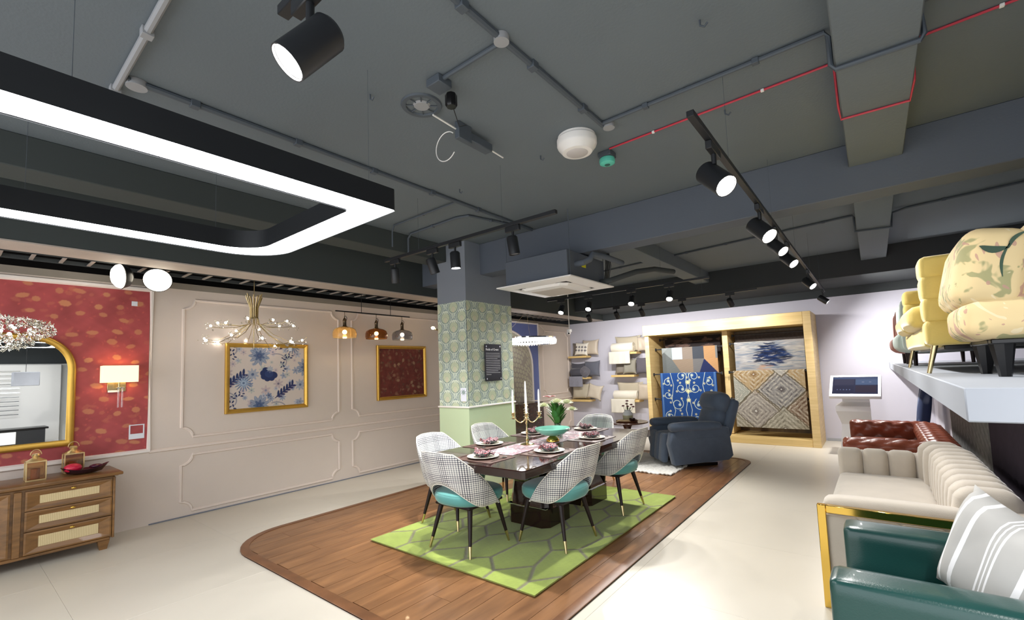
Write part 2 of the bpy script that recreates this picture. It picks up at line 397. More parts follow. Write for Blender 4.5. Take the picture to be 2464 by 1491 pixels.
# red wallpaper panel ----------------------------------------------
W0, W1, H0, H1 = -.6, 1.42, .79, 2.5
C = Canvas(W1-W0, H1-H0, .006, (166, 76, 78)); C.noise(.1, .25)
for i in range(420): C.ell(rng.uniform(0, C.w), rng.uniform(0, C.h), rng.uniform(.006, .015), rng.uniform(.004, .009), rng.uniform(0, 3), (196, 92, 84), rng.uniform(.3, .8))
for i in range(130): C.ell(rng.uniform(0, C.w), rng.uniform(0, C.h), rng.uniform(.018, .035), rng.uniform(.012, .024), rng.uniform(-.4, .9), (188, 106, 86), rng.uniform(.3, .6), ragged=.1)
for i in range(12):
    for j in range(13):
        C.ell((i+.5*(j % 2)+rng.uniform(-.3, .3))*.185, (j+rng.uniform(-.3, .3))*.14, rng.uniform(.028, .05), rng.uniform(.018, .03), rng.uniform(-.3, .3), (198, 132, 96), rng.uniform(.6, .95), ragged=.05)
C.mesh('wallpaper_panel', vcol('satin_wallpaper', .5), lambda x, y: (XL+.006+0*x, W0+x, H0+y)); o = bpy.data.objects['wallpaper_panel']; o['label'] = None; del o['label']; o.name = 'wall_left_panel'; struct(o)
b = MB(); b.tube([(XL+.006, -.6, 2.525), (XL+.006, 1.435, 2.525), (XL+.006, 1.435, .785), (XL+.006, -.6, .785)], .03, 6)
S('trim_%d' % n, b, M_trimw); n += 1
# alcove print area beyond the column: blue panel, arch, patterned paper
S('wall_left_blue', MB().box(XL, XL+.008, 7.0, 8.75, .8, 2.55), mat('periwinkle_panel_paint', (104, 118, 178), .6, var=.02))
C = Canvas(1.5, 1.75, .008, (176, 168, 158))
for i in range(16):
    for j in range(14):
        if rng.uniform() < .92: C.ell(.06+i*.1+.05*(j % 2), .06+j*.125, .042, .05, 0, (208, 206, 184), .85, ragged=.12); C.ell(.06+i*.1+.05*(j % 2), .06+j*.125, .018, .02, 0, (190, 190, 164), .7)
for i in range(14): C.stroke([(rng.uniform(0, 1.5), rng.uniform(0, 1.75)) for _ in range(2)], .006, (186, 150, 140), .4)
arch = lambda x: 2.45-.0*x
def arch_map(x, y):
    cx = 7.62; R = .85; yy = 7.0+x; d = (yy-cx)/R; top = 1.62+np.sqrt(np.clip(1-d*d, 0, 1))*.74; z = .8+(top-.8)*y/1.75; return XL+.012+0*x, yy, z
C.mesh('printed_arch', M_paper, arch_map); o = bpy.data.objects['printed_arch']; o.name = 'wall_left_arch'; struct(o)
pts = [(8.5, .8), (8.5, 1.4)]+[(7.62+.88*math.cos(a), 1.6+.77*math.sin(a)) for a in np.linspace(0, PI, 20)]+[(6.74, .8)]
moulding('trim_%d' % n, pts, .022, XL+.008, False, M_trimw); n += 1
moulding('trim_%d' % n, [(6.95, 2.57), (8.77, 2.57), (8.77, .78), (6.95, .78)], .028, XL+.004, False, M_trimw); n += 1

# ---------------------------------------------------------------- wood platform
def rrect(x0, x1, y0, y1, rs, k=10):
    p = []
    for (cx, cy, a0), r in zip(((x0, y0, PI), (x1, y0, 1.5*PI), (x1, y1, 0), (x0, y1, .5*PI)), rs):
        ox = cx+(r if cx == x0 else -r); oy = cy+(r if cy == y0 else -r)
        for i in range(k+1): a = a0+.5*PI*i/k; p.append((ox+r*math.cos(a), oy+r*math.sin(a)))
    return p
def clip(poly, conv):
    out = poly
    for i in range(len(conv)):
        a, b = conv[i], conv[(i+1) % len(conv)]; inp = out; out = []
        ex, ey = b[0]-a[0], b[1]-a[1]
        if abs(ex)+abs(ey) < 1e-9: out = inp; continue
        for j in range(len(inp)):
            p, q = inp[j], inp[(j+1) % len(inp)]
            sp = ex*(p[1]-a[1])-ey*(p[0]-a[0]); sq = ex*(q[1]-a[1])-ey*(q[0]-a[0])
            if sp >= 0: out.append(p)
            if (sp >= 0) != (sq >= 0): t = sp/(sp-sq); out.append((p[0]+(q[0]-p[0])*t, p[1]+(q[1]-p[1])*t))
        if not out: return []
    return out
PX0, PX1, PY0, PY1 = -4.86, -1.54, 1.68, 7.8
pl = thing('wood_platform', 'low brown wooden floor inlay with rounded corners under the dining set and recliner', 'platform', (-3.2, 4.7, 0))
outer = rrect(PX0, PX1, PY0, PY1, (.55, .25, .3, .3)); inner = rrect(PX0+.07, PX1-.07, PY0+.07, PY1-.07, (.48, .18, .23, .23))
MB().prism(outer, .0005, .006).build('platform_base', mat('dark_wood_base', (92, 58, 36), .5), pl, smooth=False)
b = MB(); N = len(outer)
b.add([(x, y, 0.001) for x, y in outer]+[(x, y, .014) for x, y in outer]+[(x, y, .02) for x, y in rrect(PX0+.02, PX1-.02, PY0+.02, PY1-.02, (.53, .23, .28, .28))]+[(x, y, .018) for x, y in inner]+[(x, y, .006) for x, y in inner],
      [(r*N+i, r*N+(i+1) % N, (r+1)*N+(i+1) % N, (r+1)*N+i) for r in range(4) for i in range(N)])
b.build('edge_trim', wood('platform_trim_wood', (104, 68, 42), (132, 88, 56), .4, (6, 6, 6)), pl)
row = 0; x = PX0+.07
while x < PX1-.07:
    y = PY0-.4-(row % 3)*.37
    while y < PY1:
        L = 1.22; pg = clip([(x+.0012, y+.0012), (x+.178, y+.0012), (x+.178, y+L-.0012), (x+.0012, y+L-.0012)], inner)
        if len(pg) > 2:
            a = abs(sum(pg[i][0]*pg[(i+1) % len(pg)][1]-pg[(i+1) % len(pg)][0]*pg[i][1] for i in range(len(pg))))/2
            if a > .002: MB().prism(pg, .006, .0135).build('plank', M_plank, pl, smooth=False)
        y += L
    x += .18; row += 1
ZP = .0136

# ================================================================== GREEN RUG
C = Canvas(1.82, 2.72, .008, (148, 166, 68)); 
C.noise(.09, .5)
HX, HY = .34, .34      # irregular elongated hexagons
GL = (122, 120, 92)
pts = {}
def P(i, j):
    if (i, j) not in pts: pts[(i, j)] = (i*HX*.5+rng.uniform(-.035, .035), j*HY*.5+rng.uniform(-.035, .035))
    return pts[(i, j)]
for i in range(-1, 14, 2):
    for j in range(-2, 18, 3):
        ii = i; off = 0 if ((j+2)//3) % 2 == 0 else 1
        a = P(ii+off, j); bq = P(ii+off+1, j+1); c_ = P(ii+off-1, j+1); d = P(ii+off+1, j+3)
        C.stroke([a, bq], .027, GL); C.stroke([a, c_], .027, GL); C.stroke([P(ii+off+1, j+1), d], .027, GL)
C.noise(.05, .03)
rug = thing('area_rug', 'lime green tufted rug with taupe hexagon lines under the dining table', 'rug', (-2.75, 3.85, ZP))
h0 = ZP+.0005
MB().bb(-3.665, -1.855, 2.485, 5.185, h0, h0+.012, .004).build('rug_backing', mat('rug_edge_green', (150, 156, 84), .95), rug)
def rz_(C, x, y): 
    g = np.linalg.norm(C.c-np.array(lin(GL)), axis=-1); return np.where(g < .05, .014, .018)
M_rug = vcol('tufted_wool', .95, bump=.35, bscale=220, sheen=.3)
C.mesh('rug_pile', M_rug, lambda x, y: (-3.67+x, 2.475+y, h0+rz_(C, x, y)), rug, smooth=True)
ZR = h0+.018
# white shaggy rug
def shag(x, y): return ZP+.02+.012*np.sin(x*61+2*np.sin(y*33))*np.sin(y*57+2*np.sin(x*41))
C = Canvas(.98, 1.35, .012, (224, 222, 216)); C.noise(.05, .06)
o = C.mesh('shaggy_rug', M_rug, lambda x, y: (-3.22+x, 6.15+y, shag(x, y)), None, thick=.018, smooth=True)
tag(o, 'off white shaggy rug in front of the dark recliner', 'rug')

# ================================================================== DINING TABLE
tb = thing('dining_table', 'large glossy dark espresso dining table on a block pedestal', 'table', (-2.7, 3.85, 0))
def clipped(x0, x1, y0, y1, c): return [(x0+c, y0), (x1-c, y0), (x1, y0+c), (x1, y1-c), (x1-c, y1), (x0+c, y1), (x0, y1-c), (x0, y0+c)]
TX0, TX1, TY0, TY1 = -3.28, -2.06, 2.68, 5.1
def top_outline(q):
    return [(TX0+.13, TY0+q), (TX1-.02, TY0+q), (TX1-q, TY0+.02), (TX1-q, TY1-.02), (TX1-.02, TY1-q), (TX0+.13, TY1-q), (TX0+q, TY1-.13), (TX0+q, TY0+.13)]
b = MB(); p1 = top_outline(0); p2 = top_outline(.005); p3 = top_outline(.015)
b.add([(x, y, .692) for x, y in p3]+[(x, y, .70) for x, y in p1]+[(x, y, .756) for x, y in p1]+[(x, y, .762) for x, y in p2], [tuple(range(8))[::-1], tuple(range(24, 32))]+[(r*8+i, r*8+(i+1) % 8, (r+1)*8+(i+1) % 8, (r+1)*8+i) for r in range(3) for i in range(8)])
b.build('tabletop', M_esp, tb, angle=20)
b = MB(); b.bb(TX0+.25, TX1-.25, TY0+.35, TY1-.35, .66, .692, .004); b.build('apron', M_espl, tb)
for yy in (3.75, 4.55):
    b = MB()
    for (w_, z0, z1, w2) in ((.24, ZR+.001, .20, .24), (.225, .21, .42, .20), (.20, .42, .64, .22), (.25, .64, .66, .25)):
        b.add([(sx*q-2.7, sy*q*.95+yy, z) for z, q in ((z0, w_), (z1, w2)) for sx, sy in ((-.75, -1), (.75, -1), (1, -.75), (1, .75), (.75, 1), (-.75, 1), (-1, .75), (-1, -.75))],
              [tuple(range(8))[::-1], tuple(range(8, 16))]+[(i, (i+1) % 8, 8+(i+1) % 8, 8+i) for i in range(8)])
    b.build('pedestal', M_esp, tb, smooth=False)
    b = MB(); b.tube([(-2.7+sx*.226, yy+sy*.215, .205) for sx, sy in ((-1, -1), (1, -1), (1, 1), (-1, 1))], .006, 4, closed=True); b.build('brass_inlay', M_chrome, tb)
ZT = .7625
# ================================================================== DINING CHAIRS
k = NT('houndstooth_plaid_fabric'); uv = k.n('ShaderNodeUVMap'); sp = k.n('ShaderNodeSeparateXYZ'); k.l(uv.outputs[0], sp.inputs[0])
def stripes(c, per, duty, ph=0.0): return k.math('LESS_THAN', k.math('FRACT', k.math('MULTIPLY_ADD', c, 1/per, ph)), duty)
u, v = sp.outputs[0], sp.outputs[1]
P1 = .0165
su = stripes(u, P1, .38); sv = stripes(v, P1, .38)
Bu = stripes(u, P1*9, .40); Bv = stripes(v, P1*9, .40)
lightl = (138, 144, 156); darkl = (40, 36, 46); base = (232, 229, 222)
mu = k.math('MULTIPLY', su, k.math('MULTIPLY_ADD', Bu, .3, .62)); mv = k.math('MULTIPLY', sv, k.math('MULTIPLY_ADD', Bv, .3, .62))
col = k.mix(k.math('MAXIMUM', mu, mv), lin(base), lin(lightl)); both = k.math('MULTIPLY', su, sv)
col = k.mix(k.math('MULTIPLY', k.math('MAXIMUM', k.math('MULTIPLY', su, Bu), k.math('MULTIPLY', sv, Bv)), .55), col, lin((84, 76, 88)))
col = k.mix(k.math('MULTIPLY', both, .9), col, lin(darkl)); k.l(col, k.b.inputs['Base Color']); k.b.inputs['Roughness'].default_value = .85
n2 = k.n('ShaderNodeTexNoise'); n2.inputs['Scale'].default_value = 400; k.l(uv.outputs[0], n2.inputs[0]); bp = k.n('ShaderNodeBump'); bp.inputs['Strength'].default_value = .3; bp.inputs['Distance'].default_value = .004; k.l(n2.outputs[0], bp.inputs['Height']); k.l(bp.outputs[0], k.b.inputs['Normal'])
M_plaid = k.m
def ss(a, b, t): t = max(0, min(1, (t-a)/(b-a))); return t*t*(3-2*t)
def make_chair():
    """faces local +Y; back at -Y; seat centre at origin"""
    t = thing('dining_chair', '', 'chair', (0, 0, 0), 'dining chairs around the table', local=True)
    # seat: rounded superellipse cushion
    b = MB(); prof = [(.80, .375), (.93, .38), (.985, .40), (1, .425), (.995, .45), (.96, .468), (.88, .478), (.6, .486), (.3, .489), (.02, .49)]
    n_ = 48; vs = []
    for r, z in prof:
        for i in range(n_):
            a = 2*PI*i/n_; c_, q = math.cos(a), math.sin(a); e = 2.6
            k_ = (abs(c_)**e+abs(q)**e)**(-1/e); vs.append((.268*r*k_*c_, .274*r*k_*q+.01, z))
    fs = [tuple(range(n_))[::-1]]+[(j*n_+i, j*n_+(i+1) % n_, (j+1)*n_+(i+1) % n_, (j+1)*n_+i) for j in range(len(prof)-1) for i in range(n_)]+[tuple((len(prof)-1)*n_+i for i in range(n_))]
    b.add(vs, fs); seat = b.build('seat', M_teal, t, angle=60)
    b = MB(); ring = [(.262*(abs(math.cos(a))**2.6+abs(math.sin(a))**2.6)**(-1/2.6)*math.cos(a)*.985, .268*(abs(math.cos(a))**2.6+abs(math.sin(a))**2.6)**(-1/2.6)*math.sin(a)*.985+.01, .461) for a in [2*PI*i/48 for i in range(48)]]
    b.tube(ring, .004, 5, closed=True); b.build('piping', M_teal, seat)
    # wrap-around back shell
    ztop = lambda d: .835-.012*ss(10, 32, d)-.445*max(0, min(1, (d-32)/72))**1.12 if d < 104 else .37
    zbot = lambda d: .568-.008*ss(0, 14, d)-.182*ss(8, 68, d)
    A = 105; nu, nv = 72, 12; vs = []; uvs = []
    for layer in (0, 1):
        for i in range(nu+1):
            th = -A+2*A*i/nu; d = abs(th); a = math.radians(th)
            zt, zb = ztop(d), min(zbot(d), ztop(d)-.004)
            for j in range(nv+1):
                z = zb+(zt-zb)*j/nv; hz = (z-.37)/.46
                rx = .272+.052*hz; ry = .274+.03*hz; e = 2.5; s_, c_ = math.sin(a), math.cos(a); kk = (abs(s_)**e+abs(c_)**e)**(-1/e)
                off = (.013 if layer == 0 else -.013)*math.sqrt(max(0.02, 1-(abs(2*j/nv-1))**6))
                x = (rx+off)*kk*s_; y = -(ry+off)*kk*c_+.01-.085*hz*max(0, c_)-.02*hz
                vs.append((x, y, z)); uvs.append((th/180*PI*.29+1, z))
    m = (nu+1)*(nv+1); fs = []
    for i in range(nu):
        for j in range(nv):
            q = (i*(nv+1)+j, (i+1)*(nv+1)+j, (i+1)*(nv+1)+j+1, i*(nv+1)+j+1); fs += [q, tuple(x+m for x in q[::-1])]
        for j in (0, nv): a0, a1 = i*(nv+1)+j, (i+1)*(nv+1)+j; fs.append((a0, a1, a1+m, a0+m) if j else (a1, a0, a0+m, a1+m))
    for i in (0, nu):
        for j in range(nv): a0, a1 = i*(nv+1)+j, i*(nv+1)+j+1; fs.append((a0, a0+m, a1+m, a1) if i == 0 else (a1, a1+m, a0+m, a0))
    me = bpy.data.meshes.new('backrest'); me.from_pydata(vs, [], fs); ul = me.uv_layers.new(name='UVMap')
    li = np.empty(len(me.loops), np.int32); me.loops.foreach_get('vertex_index', li); ul.data.foreach_set('uv', np.array(uvs, np.float32)[li].ravel())
    me.polygons.foreach_set('use_smooth', [True]*len(me.polygons)); me.set_sharp_from_angle(angle=math.radians(70)); me.materials.append(M_plaid); back = link('backrest', me, t)
    top = [Vector(vs[i*(nv+1)+nv])*.5+Vector(vs[m+i*(nv+1)+nv])*.5 for i in range(nu+1)]
    bot = [Vector(vs[i*(nv+1)])*.5+Vector(vs[m+i*(nv+1)])*.5 for i in range(nu, -1, -1)]
    b = MB(); b.tube(top+bot, .0045, 5, closed=True); b.build('piping', mat('ivory_piping', (226, 222, 212), .8), back)
    b = MB(); b.bb(-.2, .2, -.2, .22, .355, .376, .004); b.build('seat_frame', M_espl, t)
    for sx in (-1, 1):
        for sy in (-1, 1):
            top_ = Vector((sx*.165, sy*.165+.01, .37)); ft = Vector((sx*.235, sy*(.25 if sy < 0 else .235)+.01, 0)); mid = top_.lerp(ft, .76)
            leg = MB().cyl(tuple(mid), tuple(top_), .0135, .023, 14).build('leg', M_espl, t)
            MB().cyl(tuple(ft), tuple(mid), .009, .0145, 14).build('brass_tip', M_brass, leg)
    return t
ch0 = make_chair(); first = True
chairs = [((-2.83, 2.89, ZR), 0, 'plaid and teal dining chair at the near head of the table, back to the camera'),
          ((-3.38, 3.27, ZR), -88, 'plaid and teal dining chair on the wall side, nearest the head chair'),
          ((-3.58, 4.28, ZP), -92, 'plaid and teal dining chair on the wall side, in front of the green column'),
          ((-3.02, 5.33, ZP), 180, 'plaid and teal dining chair at the far head of the table, facing the camera'),
          ((-2.26, 3.40, ZR), 88, 'plaid and teal dining chair on the aisle side, nearer the camera'),
          ((-2.28, 4.50, ZR), 88, 'plaid and teal dining chair on the aisle side, nearer the recliner')]
for (p, a, lb) in chairs:
    c = ch0 if first else copy_tree(ch0); first = False
    c.location = p; c.rotation_euler = (0, 0, math.radians(a)); c['label'] = lb

# ---------------------------------------------------------------- table setting
M_mat = mat('bronze_woven_placemat', (80, 56, 48), .5, var=.35, scale=60, bump=.3, bscale=300, stretch=(1, 6, 1))
M_plate = mat('cream_stoneware', (228, 220, 204), .25, var=.03)
M_bowl = mat('dark_grey_stoneware', (70, 78, 80), .3, var=.08)
k = NT('patterned_napkin_cloth'); tc = k.n('ShaderNodeTexCoord'); vo = k.n('ShaderNodeTexVoronoi'); vo.inputs['Scale'].default_value = 55; k.l(tc.outputs['Object'], vo.inputs[0])
rp = k.n('ShaderNodeValToRGB'); rp.color_ramp.interpolation = 'CONSTANT'; e = rp.color_ramp.elements; e[0].color = (*lin((200, 184, 180)), 1); e[1].position = .25; e[1].color = (*lin((150, 64, 68)), 1)
x = e.new(.42); x.color = (*lin((58, 56, 66)), 1); x = e.new(.62); x.color = (*lin((150, 120, 122)), 1); k.l(vo.outputs['Distance'], rp.inputs[0]); k.l(rp.outputs[0], k.b.inputs['Base Color']); k.b.inputs['Roughness'].default_value = .85; M_nap = k.m
def setting(x, y, rz, first_, where):
    M = Matrix.Translation((x, y, 0)) @ Matrix.Rotation(rz, 4, 'Z')
    def at(px, py): v = M @ Vector((px, py, 0)); return (v.x, v.y)
    t = MB().bb(-.225, .225, -.165, .165, 0, .0035, .0015).build('placemat', M_mat); px, py = at(0, 0); t.location = (px, py, ZT+.0002); t.rotation_euler = (0, 0, rz)
    tag(t, 'brown woven placemat '+where, 'placemat', 'placemats on the dining table')
    z = ZT+.004
    q = MB().lathe([(.001, .0), (.075, 0), (.085, .004), (.135, .014), (.138, .017), (.132, .018), (.09, .009), (.001, .008)], 40, cap=False).build('dinner_plate', M_plate); px, py = at(.0, -.0); q.location = (px, py, z)
    tag(q, 'cream dinner plate '+where, 'plate', 'dinner plates on the placemats')
    bo = MB().lathe([(.001, 0), (.035, 0), (.06, .012), (.085, .03), (.087, .033), (.082, .032), (.055, .014), (.001, .006)], 32, cap=False).build('bowl', M_bowl); bo.location = (px, py, z+.0095)
    tag(bo, 'dark grey bowl holding a napkin '+where, 'bowl', 'bowls on the dinner plates')
    b = MB(); K = 14; R = random.Random(int(x*100)); vs = []
    ph = R.uniform(0, 6)
    for i in range(K+1):
        for j in range(K+1):
            u_, v_ = i/K*2-1, j/K*2-1; vs.append((u_*.105*(1-.25*abs(v_)), v_*.055+.02*math.sin(u_*3+ph), .028+.028*(1-v_*v_)*(.6+.4*math.cos(u_*5+ph))+.012*math.cos(u_*11+v_*4+ph)-.0*abs(u_)))
    b.add(vs, [(i*(K+1)+j, (i+1)*(K+1)+j, (i+1)*(K+1)+j+1, i*(K+1)+j+1) for i in range(K) for j in range(K)])
    b.add([(a, c, d-.010*(1-min(1, abs(a)/.105)*.5)-.004) for a, c, d in vs], [(i*(K+1)+j, i*(K+1)+j+1, (i+1)*(K+1)+j+1, (i+1)*(K+1)+j) for i in range(K) for j in range(K)])
    np_ = b.build('napkin', M_nap, recalc=False); np_.location = (px, py, z+.0105); np_.rotation_euler = (0, 0, rz+R.uniform(-.4, .4)); tag(np_, 'patterned red napkin '+where, 'napkin', 'folded napkins in bowls')
    for s_, nm, cat in ((-1, 'fork', 'fork'), (1, 'spoon', 'spoon')):
        b = MB(); b.tube([(s_*.175, -.10, .003), (s_*.175, .02, .004), (s_*.175, .05, .006)], .0032, 6, flat=1.3)
        if s_ > 0: b.sph((s_*.175, .075, .006), .02, 12, sc3=(.9, 1.5, .25))
        else:
            b.bb(s_*.175-.011, s_*.175+.011, .045, .065, .004, .007, .001)
            for i in range(4): b.bb(s_*.175-.011+i*.0063, s_*.175-.008+i*.0063, .064, .105, .004, .006, .0005)
        o = b.build(nm, M_chrome); o.location = (at(0, 0)[0], at(0, 0)[1], ZT+.0040); o.rotation_euler = (0, 0, rz)
        tag(o, 'silver %s beside the plate %s' % (nm, where), cat, '%ss beside the plates' % nm)
for x, y, rz, wh in ((-2.68, 2.93, 0, 'at the near head of the table'), (-3.09, 3.48, -PI/2, 'on the wall side, near end of the table'), (-3.13, 4.28, -PI/2, 'on the wall side, far end of the table'),
                     (-2.33, 3.42, PI/2, 'on the aisle side, near end of the table'), (-2.36, 4.26, PI/2, 'on the aisle side, far end of the table'), (-2.76, 4.84, PI, 'at the far head of the table')):
    setting(x, y, rz, False, wh)
# runner
C = Canvas(.34, 1.55, .005, (132, 114, 118))
for i in range(150):
    cx, cy, r, a0 = rng.uniform(0, .34), rng.uniform(0, 1.55), rng.uniform(.03, .07), rng.uniform(0, 6.28)
    C.flower(cx, cy, r, int(rng.integers(4, 8)), [(184, 170, 174), (126, 104, 112), (164, 120, 128), (108, 96, 106)][i % 4], (200, 186, 188), .85, .5, a0)
    C.stroke([(cx, cy), (cx+r*2*math.cos(a0), cy+r*2*math.sin(a0))], .004, (222, 212, 212))
o = C.mesh('table_runner', vcol('woven_runner', .75, bump=.15), lambda x, y: (-2.865+x, 3.13+y, ZT+.002+0*x), None, thick=.0015); tag(o, 'mauve floral table runner along the middle of the dining table', 'table runner')
ZN = ZT+.0022
# candelabra
cb = thing('candelabra', 'tall brass five-arm candelabra with white taper candles', 'candelabra', (-2.75, 3.66, ZN)); cx, cy = -2.75, 3.66
def at3(M, p): return M @ Vector(p)
b = MB().lathe([(.07, 0), (.072, .004), (.05, .012), (.02, .02), (.012, .035), (.018, .05), (.01, .065), (.008, .10), (.014, .12), (.008, .135), (.007, .19), (.015, .21), (.009, .225), (.016, .25), (.022, .262), (.012, .275), (.012, .30), (.02, .31), (.012, .32), (.01, .35)], 20, Matrix.Translation((cx, cy, ZN))); b.build('stem', M_brass, cb)
for i in range(5):
    a = math.radians(38+90*i) if i < 4 else 0; dx, dy = (math.cos(a), math.sin(a)) if i < 4 else (0, 0); R = .13; zt = ZN+(.265 if i < 4 else .35)
    if i < 4:
        b = MB(); b.tube([(cx+dx*R*t_, cy+dy*R*t_, ZN+.268-.055*math.sin(PI*t_)*(1.2-.3*t_)+.012*t_) for t_ in np.linspace(.08, 1, 12)], .006, 8); b.build('arm', M_brass, cb)
    b = MB().lathe([(.006, -.015), (.028, -.006), (.03, -.003), (.008, .0), (.008, .012), (.018, .02), (.02, .032), (.014, .038), (.017, .045), (.027, .048), (.027, .051), (.012, .052)], 16, Matrix.Translation((cx+dx*R, cy+dy*R, zt))); b.build('candle_cup', M_brass, cb)
    cn = MB().lathe([(.0105, 0), (.0095, .155), (.007, .205), (.003, .22), (.001, .222)], 14).build('taper_candle', mat('white_wax', (240, 238, 232), .4, var=.01)); cn.location = (cx+dx*R, cy+dy*R, zt+.0525)
    tag(cn, 'white taper candle in the '+('right', 'rear', 'left', 'front', 'raised centre')[i]+' cup'+' of the candelabra', 'candle', 'taper candles in the candelabra')
# glass bowl on gold foot
gb = thing('pedestal_bowl', 'wide turquoise glass bowl on a round gold foot', 'bowl', (-2.62, 3.92, ZN)); T_ = Matrix.Translation((-2.62, 3.92, ZN))
MB().lathe([(.001, 0), (.06, 0), (.068, .006), (.066, .02), (.05, .04), (.03, .055), (.001, .06)], 32, T_, cap=False).build('gold_foot', M_gold, gb)
MB().lathe([(.001, .06), (.06, .062), (.12, .08), (.165, .112), (.18, .135), (.176, .139), (.16, .12), (.115, .09), (.05, .072), (.001, .07)], 40, T_, cap=False).build('glass_dish', glass('turquoise_glass', (140, 212, 192), .3, trans=.35), gb)
# flowers in glass jar, standing behind the bowl
jx, jy = -2.71, 4.16
fv = thing('flower_arrangement', 'glass jar of white chrysanthemums, one red flower and long green leaves on the dining table', 'flowers', (jx, jy, ZN)); T_ = Matrix.Translation((jx, jy, ZN))
MB().lathe([(.001, 0), (.042, 0), (.05, .01), (.055, .07), (.05, .11), (.036, .135), (.036, .15), (.04, .155), (.038, .158), (.032, .15), (.032, .135), (.046, .105), (.05, .07), (.044, .012), (.001, .008)], 28, T_, cap=False).build('glass_jar', glass('clear_jar_glass', (226, 238, 236), .03), fv)
M_leaf = mat('fresh_leaf_green', (62, 112, 44), .45, var=.25, scale=12)
def leaf(b, p, d, L, W, droop=.3):
    p = Vector(p); d = Vector(d).normalized(); s_ = d.cross(Vector((0, 0, 1))).normalized() if abs(d.z) < .98 else Vector((1, 0, 0)); up = s_.cross(d); vs = []; n_ = 6
    for i in range(n_+1):
        t_ = i/n_; c_ = p+d*L*t_-Vector((0, 0, 1))*droop*L*t_*t_; w_ = W*math.sin(PI*min(1, t_*.93+.04))**.8
        vs += [c_-s_*w_+up*w_*.25, c_, c_+s_*w_+up*w_*.25]
    b.add(vs, [(3*i+j, 3*i+j+1, 3*i+3+j+1, 3*i+3+j) for i in range(n_) for j in (0, 1)])
for i in range(44):
    a = random.uniform(0, 6.28); r = random.uniform(.01, .03); z = random.uniform(.13, .26); d = (math.cos(a)*random.uniform(.25, .8), math.sin(a)*random.uniform(.25, .8), 1)
    b = MB(); leaf(b, (jx+r*math.cos(a), jy+r*math.sin(a), ZN+z), d, random.uniform(.13, .2), .026, .15); b.build('leaf', M_leaf, fv)
b = MB()
for i in range(9): a = i*.7; b.tube([(jx+.012*math.cos(a), jy+.012*math.sin(a), ZN+.02), (jx+.03*math.cos(a), jy+.03*math.sin(a), ZN+.2), (jx+.07*math.cos(a), jy+.07*math.sin(a), ZN+.34)], .0025, 5)
b.build('stems', M_leaf, fv)
def mum(c, R, m, nm='blossom', rows=5, flat=.75):
    b = MB(); c = Vector(c)
    for k_ in range(rows):
        nn = 18-k_*2; el = .1+k_*.3
        for i in range(nn):
            a = 2*PI*i/nn+k_*.4; d = Vector((math.cos(a)*math.cos(el), math.sin(a)*math.cos(el), math.sin(el))); s_ = d.cross(Vector((0, 0, 1))).normalized()*R*.1; e_ = d*R*(1-.06*k_); e_.z *= flat
            b.add([c-s_*.5, c+s_*.5, c+e_*.7+s_, c+e_+Vector((0, 0, R*.08)), c+e_*.7-s_], [(0, 1, 2, 3, 4)])
    return b.build(nm, m, fv, recalc=False)
M_mum = mat('cream_petals', (226, 230, 196), .6, var=.06); M_red = mat('red_petals', (178, 40, 50), .5, var=.1)
for c, R in (((jx+.02, jy-.04, ZN+.37), .085), ((jx-.13, jy-.06, ZN+.33), .075), ((jx+.10, jy+.04, ZN+.36), .08), ((jx+.15, jy+.06, ZN+.29), .065), ((jx-.03, jy+.09, ZN+.36), .07)): mum(c, R, M_mum)
b = MB()
for i in range(5): leaf(b, (jx-.07, jy-.04, ZN+.43), (math.cos(i*1.25+.5), math.sin(i*1.25+.5), .35), .08, .03, .2)
b.build('red_blossom', M_red, fv)
tag(MB().lathe([(.001, 0), (.02, 0), (.022, .008), (.012, .02), (.02, .045), (.018, .06), (.001, .062)], 16, Matrix.Translation((-2.47, 4.22, ZN)), cap=False).build('salt_shaker', M_white), 'small white shaker behind the turquoise bowl', 'shaker')

